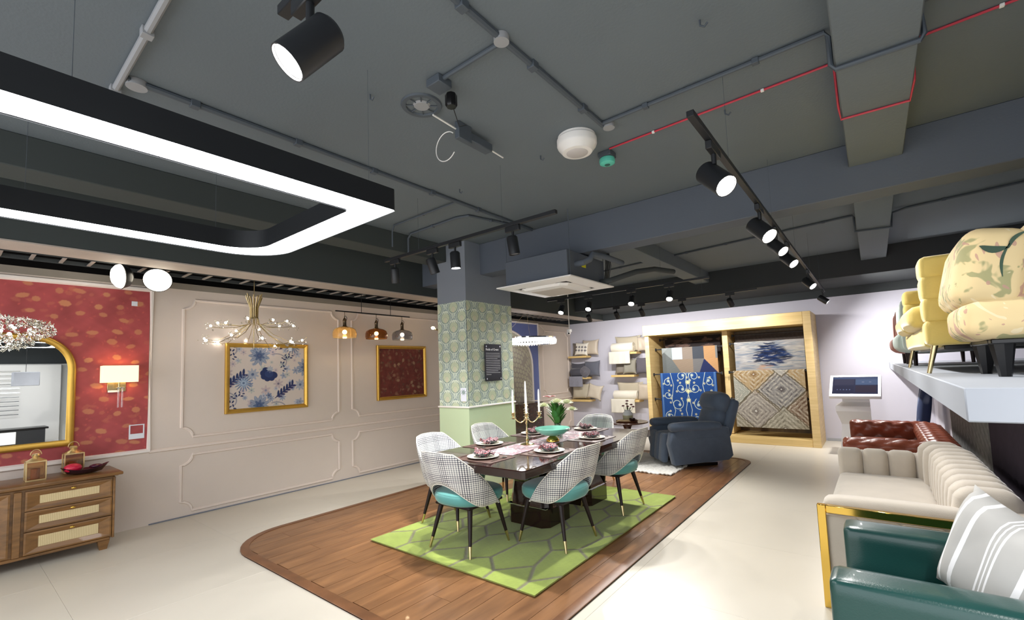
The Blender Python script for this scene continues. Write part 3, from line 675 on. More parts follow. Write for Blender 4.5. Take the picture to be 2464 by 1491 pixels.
# ================================================================== RECLINER
def recliner():
    t = thing('recliner_armchair', 'dark blue grey fabric recliner armchair with padded headrest', 'armchair', (-2.30, 7.16, ZP+.0005), local=True, rz=math.radians(-48))
    m = mat('slate_blue_fabric', (82, 95, 114), .9, var=.14, scale=14, sheen=.3, bump=.25, bscale=250)
    z0 = .045
    MB().bb(-.30, .30, -.30, .30, 0, z0, .004).build('base_frame', M_blks, t)
    # local: faces -Y, width along X
    for s_ in (-1, 1):
        b = MB(); x = s_*.385
        # side panel: tapered outline extruded
        prof = [(-.44, .05), (.40, .10), (.47, .16), (.42, .56), (.30, .58), (-.30, .55), (-.46, .50), (-.50, .34)]
        vs = []; L = len(prof)
        for xx, ins in ((x-.085, .03), (x-.07, 0), (x+.07, 0), (x+.085, .03)):
            cy, cz = -.02, .3
            for y, z in prof: vs.append((xx, cy+(y-cy)*(1-ins), cz+(z-cz)*(1-ins)))
        b.add(vs, [tuple(range(L))[::-1], tuple(range(3*L, 4*L))]+[(r*L+i, r*L+(i+1) % L, (r+1)*L+(i+1) % L, (r+1)*L+i) for r in range(3) for i in range(L)])
        side = b.build('side_panel', m, t, angle=50)
        MB().soft((s_*.385, -.07, .575), (.21, .80, .12), .06, (.01, 0, .02)).build('armrest', m, t)
        MB().tube([(s_*.472, -.30, .40), (s_*.473, 0, .425), (s_*.470, .32, .41)], .004, 5).build('seam', m, side)
    MB().soft((0, -.10, .36), (.58, .76, .20), .07, (.0, .01, .03)).build('seat_cushion', m, t)
    Mf = Matrix.Translation((0, -.49, .27)) @ Matrix.Rotation(math.radians(-8), 4, 'X')
    for x in (-.19, 0, .19): MB().soft((x, 0, .0), (.19, .10, .42), .04, (0, .012, 0), M=Mf).build('footrest_channel', m, t)
    Mb = Matrix.Translation((0, .30, .42)) @ Matrix.Rotation(math.radians(-20), 4, 'X')
    MB().soft((0, .03, .24), (.60, .20, .34), .09, (.0, .03, .0), M=Mb).build('back_cushion', m, t)
    MB().soft((0, .0, .50), (.64, .25, .30), .11, (.01, .04, .01), M=Mb).build('headrest', m, t)
    MB().soft((0, .15, .32), (.70, .14, .56), .05, (.0, .02, .0), M=Mb).build('back_shell', m, t)
    return t
recliner().scale = (.95, .95, 1)
# side table + items
st = thing('side_table', 'small round dark wood pedestal side table beside the far dining chair', 'table', (-3.10, 6.75, ZP+.0005)); T_ = Matrix.Translation((-3.10, 6.75, ZP+.0005))
M_dkw = wood('dark_walnut', (58, 32, 24), (84, 50, 36), .25, (5, 20, 20), coat=.4)
MB().lathe([(.001, .60), (.30, .60), (.318, .608), (.32, .616), (.314, .622), (.001, .622)], 48, T_, cap=False).build('tabletop', M_dkw, st)
MB().lathe([(.001, 0), (.17, 0), (.175, .012), (.15, .022), (.06, .035), (.032, .06), (.04, .14), (.05, .2), (.036, .28), (.028, .38), (.036, .46), (.07, .56), (.12, .598), (.001, .599)], 28, T_, cap=False).build('turned_pedestal', M_dkw, st)
zt = ZP+.6232
tr = MB().lathe([(.001, 0), (.155, 0), (.165, .012), (.168, .022), (.162, .022), (.155, .008), (.001, .006)], 36, Matrix.Translation((-3.08, 6.70, zt)), cap=False).build('round_tray', wood('tray_wood', (88, 52, 34), (110, 68, 44), .4)); tag(tr, 'round wooden tray on the side table', 'tray')
b = MB()
for s_ in (-1, 1):
    vs = []
    for i in range(7):
        x = s_*i/6*.12; z = .006+.012*math.sin(min(1, i/6*1.1)*PI)+.01*(6-i)/6
        vs += [(x, -.085, z), (x, .085, z), (x, -.085, .001), (x, .085, .001)]
    b.add(vs, [(4*i, 4*i+4, 4*i+5, 4*i+1) for i in range(6)]+[(4*i+2, 4*i+3, 4*i+7, 4*i+6) for i in range(6)]+[(4*i, 4*i+2, 4*i+6, 4*i+4) for i in range(6)]+[(4*i+1, 4*i+5, 4*i+7, 4*i+3) for i in range(6)]+[(24, 26, 27, 25)])
o = b.build('open_book', mat('aged_paper', (196, 172, 132), .7, var=.08)); o.location = (-3.12, 6.68, zt+.0075); o.rotation_euler = (0, 0, .5); tag(o, 'open paperback book lying on the round tray', 'book')
cu = thing('coffee_cup', 'small dark brown cup on the round tray', 'cup', (-2.985, 6.68, zt+.0068)); T_ = Matrix.Translation((-2.985, 6.68, zt+.0068))
MB().lathe([(.001, 0), (.03, 0), (.042, .02), (.046, .055), (.043, .055), (.038, .02), (.001, .008)], 24, T_, cap=False).build('cup_body', mat('dark_glaze', (44, 24, 22), .2), cu)
MB().tube([(-2.985+.044, 6.68, zt+.05), (-2.985+.07, 6.68, zt+.045), (-2.985+.066, 6.68, zt+.025), (-2.985+.042, 6.68, zt+.022)], .004, 6).build('handle', MATS['dark_glaze'], cu)
vx, vy = -3.14, 6.87
va = thing('flower_vase', 'stoneware vase with dusty pink flowers on the side table', 'vase', (vx, vy, zt)); fv = va
k = NT('two_tone_glaze'); tc = k.n('ShaderNodeTexCoord'); s3 = k.n('ShaderNodeSeparateXYZ'); k.l(tc.outputs['Object'], s3.inputs[0]); k.l(k.mix(k.math('GREATER_THAN', s3.outputs[2], zt+.085), lin((176, 172, 140)), lin((222, 224, 224))), k.b.inputs['Base Color']); k.b.inputs['Roughness'].default_value = .3
MB().lathe([(.001, 0), (.055, 0), (.075, .02), (.08, .08), (.075, .12), (.05, .145), (.048, .16), (.055, .165), (.05, .164), (.042, .15), (.001, .14)], 28, Matrix.Translation((vx, vy, zt)), cap=False).build('vase_body', k.m, va)
b = MB()
M_pink = mat('dusty_pink_petals', (152, 82, 96), .6, var=.15); st_ = MB()
for i, (dx, dy, dz) in enumerate(((0, 0, .30), (.06, .02, .24), (-.07, 0, .22), (.1, .0, .21), (-.03, .05, .25), (.03, -.05, .22))):
    st_.tube([(vx+dx*.2, vy+dy*.2, zt+.14), (vx+dx*.7, vy+dy*.7, zt+dz-.05), (vx+dx, vy+dy, zt+dz)], .003, 5); mum((vx+dx, vy+dy, zt+dz), .034, M_pink, 'blossom', 4, 1)
    leaf(st_, (vx+dx*.4, vy+dy*.4, zt+.17), (dx*3+.1, dy*3-.1, .6), .07, .012)
st_.build('stems', mat('olive_leaf', (96, 112, 76), .6), va)

# ================================================================== OAK RUG DISPLAY CABINET
K0, K1, KF, KB = -3.80, -.80, 9.32, 10.23
cab = thing('rug_display_cabinet', 'large light oak cabinet with two bays of hanging rugs against the lavender wall', 'cabinet', (-2.3, 9.8, 0))
for nm, bx in (('side_panel', (K0, K0+.09, KF+.04, KB, .0, 2.12)), ('side_panel', (K1-.12, K1, KF+.002, KB, 0, 2.34)), ('divider_panel', (-2.32, -2.22, KF+.30, KB-.03, .13, 2.12))):
    MB().bb(*bx, .003).build(nm, M_oak, cab)
MB().bb(K0-.02, K1-.121, KF, KB, 2.121, 2.34, .004).build('header_board', M_oakx, cab)
MB().bb(K0+.091, K1-.121, KF+.01, KB, .0, .12, .004).build('plinth', M_oakx, cab)
MB().box(K0+.091, K1-.121, KB-.03, KB-.002, .121, 2.12).build('back_panel', wood('smoked_oak_panel', (96, 76, 50), (122, 98, 64), .5, (20, 2, 3)), cab, smooth=False)
def rod(y, z, x0, x1, lab):
    t = thing('hanging_rod', lab, 'rod', (x0, y, z), 'black rug rods in the oak cabinet')
    MB().cyl((x0, y, z), (x1, y, z), .014, n=10).build('bar', M_blk, t)
    for x, s_ in ((x0, 1), (x1, -1)):
        MB().bb(x-.012, x+.012, y-.02, y+.02, z-.03, z+.03, .003).build('bracket', M_blk, t)
def hanging(C, m, x0, y, z, back=.5, nm='hanging_rug', thick=.012):
    """draped over a rod at (y,z): hangs C.h in front; x from x0"""
    def f(x, yy):
        # yy=0 bottom front ; top arc then a short back fall
        L = C.h-.09; s_ = yy; Z = np.where(s_ < L, z-(L-s_)+.0, 0); Y = np.where(s_ < L, y-.022+.012*np.sin(x*7+s_*2)*(L-s_)/L, 0)
        a = np.clip((s_-L)/.07, 0, 1)*PI; Z = np.where(s_ >= L, z+.024*np.sin(a), Z); Y = np.where(s_ >= L, y-.024*np.cos(a), Y)
        return x0+x, Y, Z
    return C.mesh(nm, m, f, None, thick=thick, smooth=True)
M_rugm = vcol('woven_rug', .9, bump=.2, bscale=250)
# blue scroll rug
C = Canvas(1.12, 1.12, .0042, (22, 60, 118)); C.noise(.05, .03); CR = (184, 194, 178)
def spiral(cx, cy, r, a0, turns, sgn):
    pts = [(cx+r*(1-.62*t_)*math.cos(a0+sgn*turns*2*PI*t_), cy+r*(1-.62*t_)*math.sin(a0+sgn*turns*2*PI*t_)) for t_ in np.linspace(0, 1, 30)]
    C.stroke(pts, .010, CR); return pts[-1], pts[0]
for mx in (0, 1):
    fx = (lambda x: 1.12-x) if mx else (lambda x: x); sg = -1 if mx else 1
    for (cx, cy, r, a0, tn) in ((.44, .98, .10, 0, 1.1), (.42, .74, .10, 0, -1.1), (.33, .42, .13, .9, -1.2), (.15, .86, .085, 1.2, 1), (.14, .60, .085, 0, -1), (.16, .16, .10, 1.6, 1.1), (.42, .12, .09, 0, -1.1)):
        e_, s0 = spiral(fx(cx), cy, r, PI-a0 if mx else a0, abs(tn), sg*(1 if tn > 0 else -1)); C.flower(e_[0], e_[1], .035, 8, CR, (120, 150, 160), 1, .6)
        for q in range(3):
            aa = q*2.1+cx*9; C.flower(fx(cx)+r*1.1*math.cos(aa), cy+r*1.1*math.sin(aa), .026, 5, (196, 192, 150), (22, 60, 118), 1, .7, aa)
    C.stroke([(fx(.55), 1.12), (fx(.52), .86), (fx(.56), .62), (fx(.5), .3), (fx(.56), 0)], .009, CR)
    C.stroke([(fx(.2), 1.12), (fx(.27), .8), (fx(.22), .5), (fx(.28), .28), (fx(.2), 0)], .009, CR)
    C.stroke([(fx(.025), 0), (fx(.025), 1.12)], .006, (120, 160, 200)); C.stroke([(fx(.045), 0), (fx(.045), 1.12)], .004, (120, 160, 200))
for cy in (.86, .5, .12, .68): C.flower(.56, cy, .05, 8, (200, 196, 150), (230, 220, 170), 1, .5)
o = hanging(C, M_rugm, -3.56, 9.52, 1.30); tag(o, 'blue rug with cream scrolling vines hanging in the left bay of the oak cabinet', 'rug')
# geometric patch rug
C = Canvas(1.12, .62, .006, (112, 112, 112)); C.c[:] = lin((110, 112, 112))
def poly(C, pts, col):
    m = np.ones_like(C.x, bool)
    for i in range(len(pts)):
        (x0, y0), (x1, y1) = pts[i], pts[(i+1) % len(pts)]; m &= ((x1-x0)*(C.y-y0)-(y1-y0)*(C.x-x0)) >= 0
    C.c[m] = lin(col)
top = .62
for x0, c_ in ((0, (124, 130, 130)), (.21, (168, 176, 184)), (.43, (128, 116, 106)), (.64, (62, 66, 74)), (.86, (166, 128, 90))): poly(C, [(x0, .30), (x0+.22, .30), (x0+.22, top), (x0, top)], c_)
poly(C, [(0, 0), (.4, 0), (.21, .30), (0, .5)], (92, 96, 96)); poly(C, [(.4, 0), (.64, 0), (.64, .3), (.21, .3)], (128, 112, 96)); poly(C, [(.64, 0), (.75, 0), (.86, .3), (.64, .3)], (100, 98, 98))
poly(C, [(.75, 0), (1.12, 0), (.86, .3)], (30, 38, 76)); poly(C, [(1.12, 0), (1.12, .3), (.86, .3)], (170, 130, 90)); poly(C, [(0, top), (0, .42), (.2, top)], (140, 146, 146)); C.noise(.06, .02)
o = hanging(C, M_rugm, -3.56, 9.70, 1.83); tag(o, 'patchwork rug of grey, brown and tan blocks hung above the blue rug', 'rug')
C = Canvas(1.14, .5, .008, (34, 28, 28))
for i in range(26): C.ell(rng.uniform(0, 1.14), rng.uniform(.2, .5), rng.uniform(.03, .12), rng.uniform(.01, .03), rng.uniform(-.3, .3), (92, 72, 64), .8, ragged=.2)
o = hanging(C, M_rugm, -3.58, 9.98, 2.06); tag(o, 'dark brown and black rug at the back top of the left cabinet bay', 'rug')
# abstract navy rug
C = Canvas(1.16, .62, .005, (158, 156, 156)); C.noise(.08, .3)
for i in range(240):
    cx = rng.uniform(0, 1.16); cy = rng.uniform(0, .62); C.ell(cx, cy, rng.uniform(.04, .14), rng.uniform(.004, .012), rng.uniform(-.15, .15), [(188, 184, 180), (128, 138, 146), (172, 168, 160), (108, 122, 140)][i % 4], .75, ragged=.2)
for i in range(120):
    cy = rng.normal(.30, .11); wd = max(.05, .30-abs(cy-.26)*1.0); C.ell(.62+rng.uniform(-wd, wd), cy, rng.uniform(.05, .11), rng.uniform(.006, .014), rng.uniform(-.2, .2), [(22, 36, 72), (30, 52, 96), (18, 28, 52)][i % 3], .9, ragged=.25)
for i in range(8): C.ell(.5+rng.uniform(-.12, .12), rng.uniform(0, .09), .06, .008, 0, (190, 140, 96), .6)
o = hanging(C, M_rugm, -2.12, 9.70, 1.86); tag(o, 'pale grey rug with a navy brushstroke patch in the right bay of the oak cabinet', 'rug')
# diamond rug
C = Canvas(1.16, 1.12, .0042, (150, 142, 128)); x, y = C.x, C.y; a = .50
Wf = (slice(None), slice(None)); wob = .006*np.sin(x*40+y*13)+.005*np.sin(y*75-x*57)
for (cx, cy, c1, c2) in ((.35, .98, (178, 146, 92), (120, 92, 60)), (.78, .70, (132, 134, 138), (84, 78, 78)), (.35, .30, (158, 152, 146), (112, 104, 98)), (1.24, 1.02, (186, 158, 108), (150, 120, 80)), (1.22, .34, (134, 110, 88), (84, 56, 40)), (-.1, .66, (150, 158, 148), (168, 164, 150)), (.80, .0, (160, 158, 140), (110, 104, 92)), (-.1, .0, (150, 146, 128), (120, 112, 92)), (.8, 1.32, (190, 186, 176), (168, 160, 150))):
    d = np.abs(x-cx)+np.abs(y-cy)+wob; m = d < .40; C.blend(Wf, m*1., c1, .55)
    for k_ in range(9):
        r_0 = .03+k_*.042; C.blend(Wf, (np.abs(d-r_0) < .008+.004*np.sin(x*70+k_))*(np.sin(x*33+y*51+k_*2) > -.85), c2 if k_ % 2 else (188, 180, 166), .8)
    C.blend(Wf, (d < .055)*1., c2, .9); C.blend(Wf, (d < .02)*1., (200, 196, 188), 1)
    C.blend(Wf, (np.abs(d-.395) < .012)*1., (88, 78, 58), .8)
C.noise(.06, .03)
o = hanging(C, M_rugm, -2.13, 9.50, 1.31); tag(o, 'beige and brown rug of concentric diamonds hanging in the right cabinet bay', 'rug')
MB_ = [(9.52, 1.30, K0+.1, -2.34, 'rod under the blue scroll rug'), (9.70, 1.83, K0+.1, -2.34, 'rod under the patchwork rug'), (9.98, 2.05, K0+.1, -2.34, 'rod under the dark brown rug'), (9.70, 1.86, -2.2, K1-.13, 'rod under the navy brushstroke rug'), (9.50, 1.31, -2.2, K1-.13, 'rod under the diamond rug'), (9.95, 2.03, -2.2, K1-.13, 'empty upper black rod in the right bay'), (9.52, .78, K0+.1, -3.57, 'short lower black rod at the left edge of the left bay'), (9.62, .80, -.98, K1-.13, 'short lower black rod at the right edge of the right bay'), (9.52, .80, -2.2, -2.05, 'short lower black rod beside the divider')]
for y, z, x0, x1, lb in MB_: rod(y, z, x0, x1, 'black '+lb if not lb.startswith(('empty', 'short')) else lb)
C = Canvas(1.30, .5, .01, (70, 62, 58)); C.noise(.15, .05); o = hanging(C, M_rugm, -2.16, 9.96, 2.03); tag(o, 'dark taupe rug at the back top of the right cabinet bay', 'rug')

# ================================================================== WALL SHELVES, CUSHIONS, BLANKETS
def shelf(x0, x1, z, lab):
    o = MB().bb(x0, x1, 9.98, 10.249, z-.05, z, .004).build('wall_shelf', M_oakx); tag(o, lab, 'shelf', 'floating oak shelves'); return o
sh = [(-6.10, -5.58, 1.80, 'top oak wall shelf in the column beside the room corner'), (-6.10, -5.58, 1.27, 'middle oak wall shelf in the column beside the room corner'), (-6.10, -5.52, .71, 'bottom oak wall shelf in the column beside the room corner'),
      (-4.93, -4.26, 1.83, 'top oak wall shelf in the column beside the oak cabinet'), (-4.93, -4.35, 1.30, 'middle oak wall shelf in the column beside the oak cabinet'), (-4.93, -4.26, .72, 'bottom oak wall shelf in the column beside the oak cabinet')]
for s_ in sh: shelf(*s_)
def pillow(name, lab, c, w_, h_, d_, m, rot=(0, 0, 0), cat='cushion', group=None, point=.12):
    b = MB(); K = 14; vs = []
    for sg in (1, -1):
        for i in range(K+1):
            for j in range(K+1):
                u_, v_ = 2*i/K-1, 2*j/K-1; e_ = max(0, (1-u_**4)*(1-v_**4))**.55; pin = 1-point*(1-abs(v_)**2)*abs(u_)**3; pin2 = 1-point*(1-abs(u_)**2)*abs(v_)**3
                vs.append((u_*w_/2*pin, sg*d_/2*e_*(1+.05*math.sin(7*u_+3*v_)), v_*h_/2*pin2))
    n_ = (K+1)**2
    for sg in (0, 1):
        for i in range(K):
            for j in range(K): q = (i*(K+1)+j, (i+1)*(K+1)+j, (i+1)*(K+1)+j+1, i*(K+1)+j+1); b.f.append(tuple(x+n_*sg for x in (q if sg else q[::-1])))
    b.v += vs; o = b.build(name, m, angle=80); o.location = c; o.rotation_euler = [math.radians(r) for r in rot]; tag(o, lab, cat, group); return o
M_beige = mat('beige_satin', (196, 182, 164), .45, var=.06, sheen=.2); M_beige2 = mat('oatmeal_linen', (186, 176, 156), .85, var=.06, bump=.1, bscale=300)
M_dg = mat('charcoal_velvet', (74, 74, 84), .8, var=.1, sheen=.4); M_cream = mat('cream_knit', (232, 226, 212), .9, var=.04, bump=.3, bscale=160, stretch=(3, 3, .5)); M_taupe = mat('taupe_linen', (132, 124, 114), .85, var=.06)
pillow('cushion', 'plain beige cushion leaning at the right on the top corner shelf', (-5.52, 10.12, 2.0), .46, .40, .12, M_beige, (-8, 0, 0))
pillow('cushion', 'taupe edged cushion at the left on the top corner shelf', (-5.84, 10.17, 1.98), .44, .32, .1, M_taupe, (-5, 0, 0))
k = NT('diamond_print_cushion'); tc = k.n('ShaderNodeTexCoord'); s3 = k.n('ShaderNodeSeparateXYZ'); k.l(tc.outputs['Object'], s3.inputs[0])
q = k.math('ADD', k.math('ABSOLUTE', k.math('SUBTRACT', k.math('FRACT', k.math('MULTIPLY', s3.outputs[0], 12)), .5)), k.math('ABSOLUTE', k.math('SUBTRACT', k.math('FRACT', k.math('MULTIPLY', s3.outputs[2], 12)), .5)))
q = k.math('MULTIPLY', k.math('LESS_THAN', q, .42), k.math('LESS_THAN', k.math('ABSOLUTE', k.math('ADD', s3.outputs[2], .01)), .09)); k.l(k.mix(q, lin((232, 226, 214)), lin((120, 116, 118))), k.b.inputs['Base Color']); k.b.inputs['Roughness'].default_value = .85
pillow('cushion', 'cream cushion with grey diamonds in the middle of the top corner shelf', (-5.73, 10.04, 1.97), .38, .33, .1, k.m, (-8, 4, 0))
pillow('cushion', 'charcoal cushion on the right of the middle corner shelf', (-5.50, 10.12, 1.47), .44, .40, .12, mat('grey_velvet', (96, 98, 110), .8, var=.1, sheen=.4), (-6, 0, 0))
pillow('cushion', 'charcoal pillow with a pointed corner at the left of the middle corner shelf', (-5.88, 10.14, 1.46), .52, .38, .12, M_dg, (-6, 0, 0), point=.25)
def roll(name, lab, x0, x1, y, z, r, m, m2=None):
    t = thing(name, lab, 'blanket', (x0, y, z-r))
    M = Matrix.Translation((x0, y, z)) @ Matrix.Rotation(PI/2, 4, 'Y')
    MB().lathe([(.001, 0), (r*.93, 0), (r, .012), (r, x1-x0-.012), (r*.93, x1-x0), (.001, x1-x0)], 28, M, cap=False).build('roll', m, t)
    pts = [(x1+.002, y+r*(.12+.78*t_)*math.cos(6.28*3*t_), z+r*(.12+.78*t_)*math.sin(6.28*3*t_)) for t_ in np.linspace(0, 1, 60)]
    MB().tube(pts, .006, 5).build('rolled_edge', m2 or m, t); return t
roll('rolled_blanket', 'dark grey rolled throw on the middle corner shelf', -6.06, -5.66, 10.08, 1.385, .11, M_dg)
b = MB()
ro = thing('rosette_cushion', 'round charcoal rose shaped cushion on the middle corner shelf', 'cushion', (-5.63, 9.985, 1.272))
for i, r in enumerate((.12, .095, .07, .045, .02)):
    b = MB(); b.tube([(-5.63+r*math.cos(a)*(1+.08*math.sin(3*a+i)), 9.985-.012*i, 1.395+r*math.sin(a)*(1+.08*math.cos(4*a+i))) for a in np.linspace(0, 2*PI, 28)[:-1]], .02, 7, closed=True); b.build('petal_ring', mat('rose_grey_velvet', (104, 102, 110), .8, var=.15, sheen=.4), ro)
def drape(name, lab, x0, x1, ytop, z1, z0, m, cat='blanket', n_=22):
    C = Canvas(x1-x0, z1-z0+.16, .02, (200, 200, 200)); L = z1-z0
    def f(x, s_):
        a = np.clip((s_-L)/.05, 0, 1); Y = np.where(s_ < L, ytop-.028+.006*np.sin(x*40)*(1-s_/L), ytop-.028+(s_-L)); Z = np.where(s_ < L, z0+s_, z1+.004+.0*a); return x0+x, Y, Z
    o = C.mesh(name, m, f, None, thick=.018, smooth=True); tag(o, lab, cat); return o
drape('hanging_throw', 'grey quilted throw hanging over the middle corner shelf edge', -6.08, -5.70, 9.975, 1.285, 1.03, mat('quilted_grey', (138, 138, 150), .8, var=.12, scale=30, bump=.5, bscale=40))
pillow('cushion', 'wide oatmeal cushion on the bottom corner shelf', (-5.83, 10.11, .91), .52, .40, .13, M_beige2, (-6, 0, 0))
pillow('cushion', 'cream satin cushion with pointed corners at the right of the bottom corner shelf', (-5.42, 10.06, .90), .42, .40, .13, mat('cream_satin', (206, 194, 176), .35, var=.08, sheen=.2), (-8, 12, 0), point=.22)
pillow('cushion', 'taupe cushion standing behind the oatmeal cushion on the bottom corner shelf', (-5.95, 10.18, .92), .40, .42, .08, M_taupe, (-3, 0, 0))
# column beside cabinet
pillow('cushion', 'beige pillow behind the cream roll on the top shelf beside the cabinet', (-4.55, 10.18, 2.03), .66, .38, .09, M_beige2, (-3, 0, 0))
pillow('cushion', 'round ended beige pillow at the right of the top shelf beside the cabinet', (-4.15, 10.10, 2.0), .26, .36, .12, M_beige, (-3, 0, 0))
roll('rolled_blanket', 'cream rolled blanket on the top shelf beside the cabinet', -4.90, -4.36, 10.07, 1.945, .112, M_cream)
drape('hanging_blanket', 'cream ribbed blanket hanging from the top shelf beside the cabinet', -4.95, -4.42, 9.975, 1.845, 1.56, mat('ribbed_cream_knit', (228, 222, 210), .9, var=.08, scale=3, bump=.8, bscale=30, stretch=(6, 1, .3)))
pillow('cushion', 'taupe cushion on the middle shelf beside the cabinet', (-4.66, 10.14, 1.50), .46, .38, .10, M_taupe, (-8, 0, 0))
pillow('cushion', 'grey green cushion standing beside the taupe cushion on the middle shelf', (-4.48, 10.06, 1.49), .34, .36, .10, mat('sage_grey_linen', (142, 138, 126), .85), (-8, 0, 0))
pillow('cushion', 'dark grey cushion at the right end of the middle shelf beside the cabinet', (-4.18, 10.10, 1.50), .34, .40, .12, mat('plum_grey_velvet', (90, 86, 94), .8, sheen=.3), (-6, 0, 0))
pillow('cushion', 'long beige pillow at the back of the bottom shelf beside the cabinet', (-4.55, 10.17, .93), .66, .40, .09, M_beige2, (-3, 0, 0))
pillow('cushion', 'cream cushion at the right end of the bottom shelf beside the cabinet', (-4.14, 10.07, .90), .36, .40, .13, M_beige, (-4, 0, 0))
roll('rolled_blanket', 'cream rolled blanket on the bottom shelf beside the cabinet', -4.90, -4.32, 10.07, .828, .106, M_cream)
drape('hanging_blanket', 'smooth cream blanket hanging from the bottom shelf beside the cabinet', -4.95, -4.36, 9.975, .735, .42, mat('smooth_cream_wool', (226, 220, 206), .9, var=.03))

# ================================================================== KIOSK
ki = thing('information_kiosk', 'white floor standing touchscreen kiosk with a tilted screen against the back wall', 'kiosk', (-.30, 9.2, 0))
M = Matrix.Translation((-.27, 9.08, 1.04)) @ Matrix.Rotation(math.radians(-4), 4, 'Z') @ Matrix.Rotation(math.radians(42), 4, 'X')
MB().bb(-.33, .33, -.24, .24, -.03, .03, .006, M=M).build('screen_housing', M_white, ki)
C = Canvas(.58, .38, .004, (44, 48, 78)); 
def rect(C, x0, x1, y0, y1, col): m = (C.x >= x0) & (C.x <= x1) & (C.y >= y0) & (C.y <= y1); C.c[m] = lin(col)
rect(C, 0, .58, .33, .37, (74, 90, 128)); rect(C, .30, .58, .20, .325, (84, 104, 140)); rect(C, .02, .28, .20, .32, (58, 58, 84)); rect(C, .02, .28, .03, .18, (40, 42, 70)); rect(C, .30, .56, .03, .18, (52, 42, 60))
for i in range(5): rect(C, .06+i*.04, .075+i*.04, .08, .10, (110, 120, 160))
for i in (.38, .47): rect(C, i, i+.03, .25, .27, (130, 140, 170))
sc_ = NT('kiosk_screen_glow'); a_ = sc_.n('ShaderNodeAttribute', attribute_name='Col'); sc_.l(a_.outputs['Color'], sc_.b.inputs['Emission Color']); sc_.b.inputs['Specular IOR Level'].default_value = .0; sc_.b.inputs['Emission Strength'].default_value = .45; sc_.b.inputs['Base Color'].default_value = (.01, .01, .012, 1); sc_.b.inputs['Roughness'].default_value = .7
def fk(x, y):
    P_ = np.stack([x-.29, y-.185, np.full_like(x, .0312), np.ones_like(x)], -1) @ np.array(M).T; return P_[..., 0], P_[..., 1], P_[..., 2]
C.mesh('screen', sc_.m, fk, ki)
b = MB(); b.add([(x, y, z) for (x0, x1, y0, y1, z) in ((-.52, -.10, 9.0, 9.35, .02), (-.48, -.10, 9.06, 9.35, .45), (-.54, -.10, 8.98, 9.35, .66), (-.54, -.10, 8.98, 9.35, .74), (-.45, -.10, 9.08, 9.35, .80), (-.45, -.12, 9.08, 9.35, .98)) for x, y in ((x0, y0), (x1, y0), (x1, y1), (x0, y1))],
              [(0, 3, 2, 1), (20, 21, 22, 23)]+[(r*4+i, r*4+(i+1) % 4, (r+1)*4+(i+1) % 4, (r+1)*4+i) for r in range(5) for i in range(4)]); b.build('pedestal', M_white, ki, smooth=False)
MB().bb(-.56, -.04, 8.95, 9.42, 0, .02, .004).build('base_plate', M_white, ki)

# ================================================================== RIGHT SIDE: SOFAS
M_bv = mat('beige_velvet', (196, 186, 172), .8, var=.12, scale=7, sheen=.5, bump=.12, bscale=200)
so = thing('channel_sofa', 'beige velvet channel-tufted sofa with polished gold side frame', 'sofa', (.1, 4.5, 0))
fr = MB()
for (x0, x1, z0, z1) in ((-.345, -.30, .0, .61), (.50, .56, 0, .61), (-.30, .50, .565, .61), (-.30, .50, .0, .045)): fr.bb(x0, x1, 3.40, 3.44, z0, z1, .003)
fr.build('gold_frame', M_gold, so); 
MB().soft((.085, 3.54, .345), (.82, .19, .59), .06, (0, .0, .01), n=9).build('armrest', M_bv, so)
for i in range(4): MB().soft((-.235+.19*i, 3.452, .33), (.19, .05, .44), .024, (0, .01, 0)).build('arm_channel', M_bv, so)
MB().bb(-.30, .48, 3.425, 3.436, .27, .278, .001).build('gold_strip', M_gold, so)
MB().soft((-.02, 4.50, .31), (.64, 1.74, .26), .06, (.01, 0, .025), n=11).build('seat_cushion', M_bv, so)
MB().bb(-.30, .55, 3.47, 5.52, .09, .18, .01).build('base', M_bv, so)
MB().soft((.10, 5.47, .36), (.86, .14, .54), .05).build('armrest', M_bv, so)
for i in range(5): MB().soft((-.245+.185*i, 5.385, .44), (.187, .13, .44), .05, (0, .02, 0)).build('arm_channel', M_bv, so)
for i in range(11): y = 3.62+.172*i; MB().soft((.43-.05*max(0, (i-8))/2, y, .50), (.27, .176, .50), .07, (.02, .0, .01)).build('back_channel', M_bv, so)
MB().bb(.50, .58, 3.45, 5.53, .1, .66, .03, n=3).build('back_shell', M_bv, so)
for x in (-.27, .5):
    for y in (3.6, 5.45): MB().cyl((x, y, 0), (x, y, .09), .018, n=10).build('leg', M_gold, so)
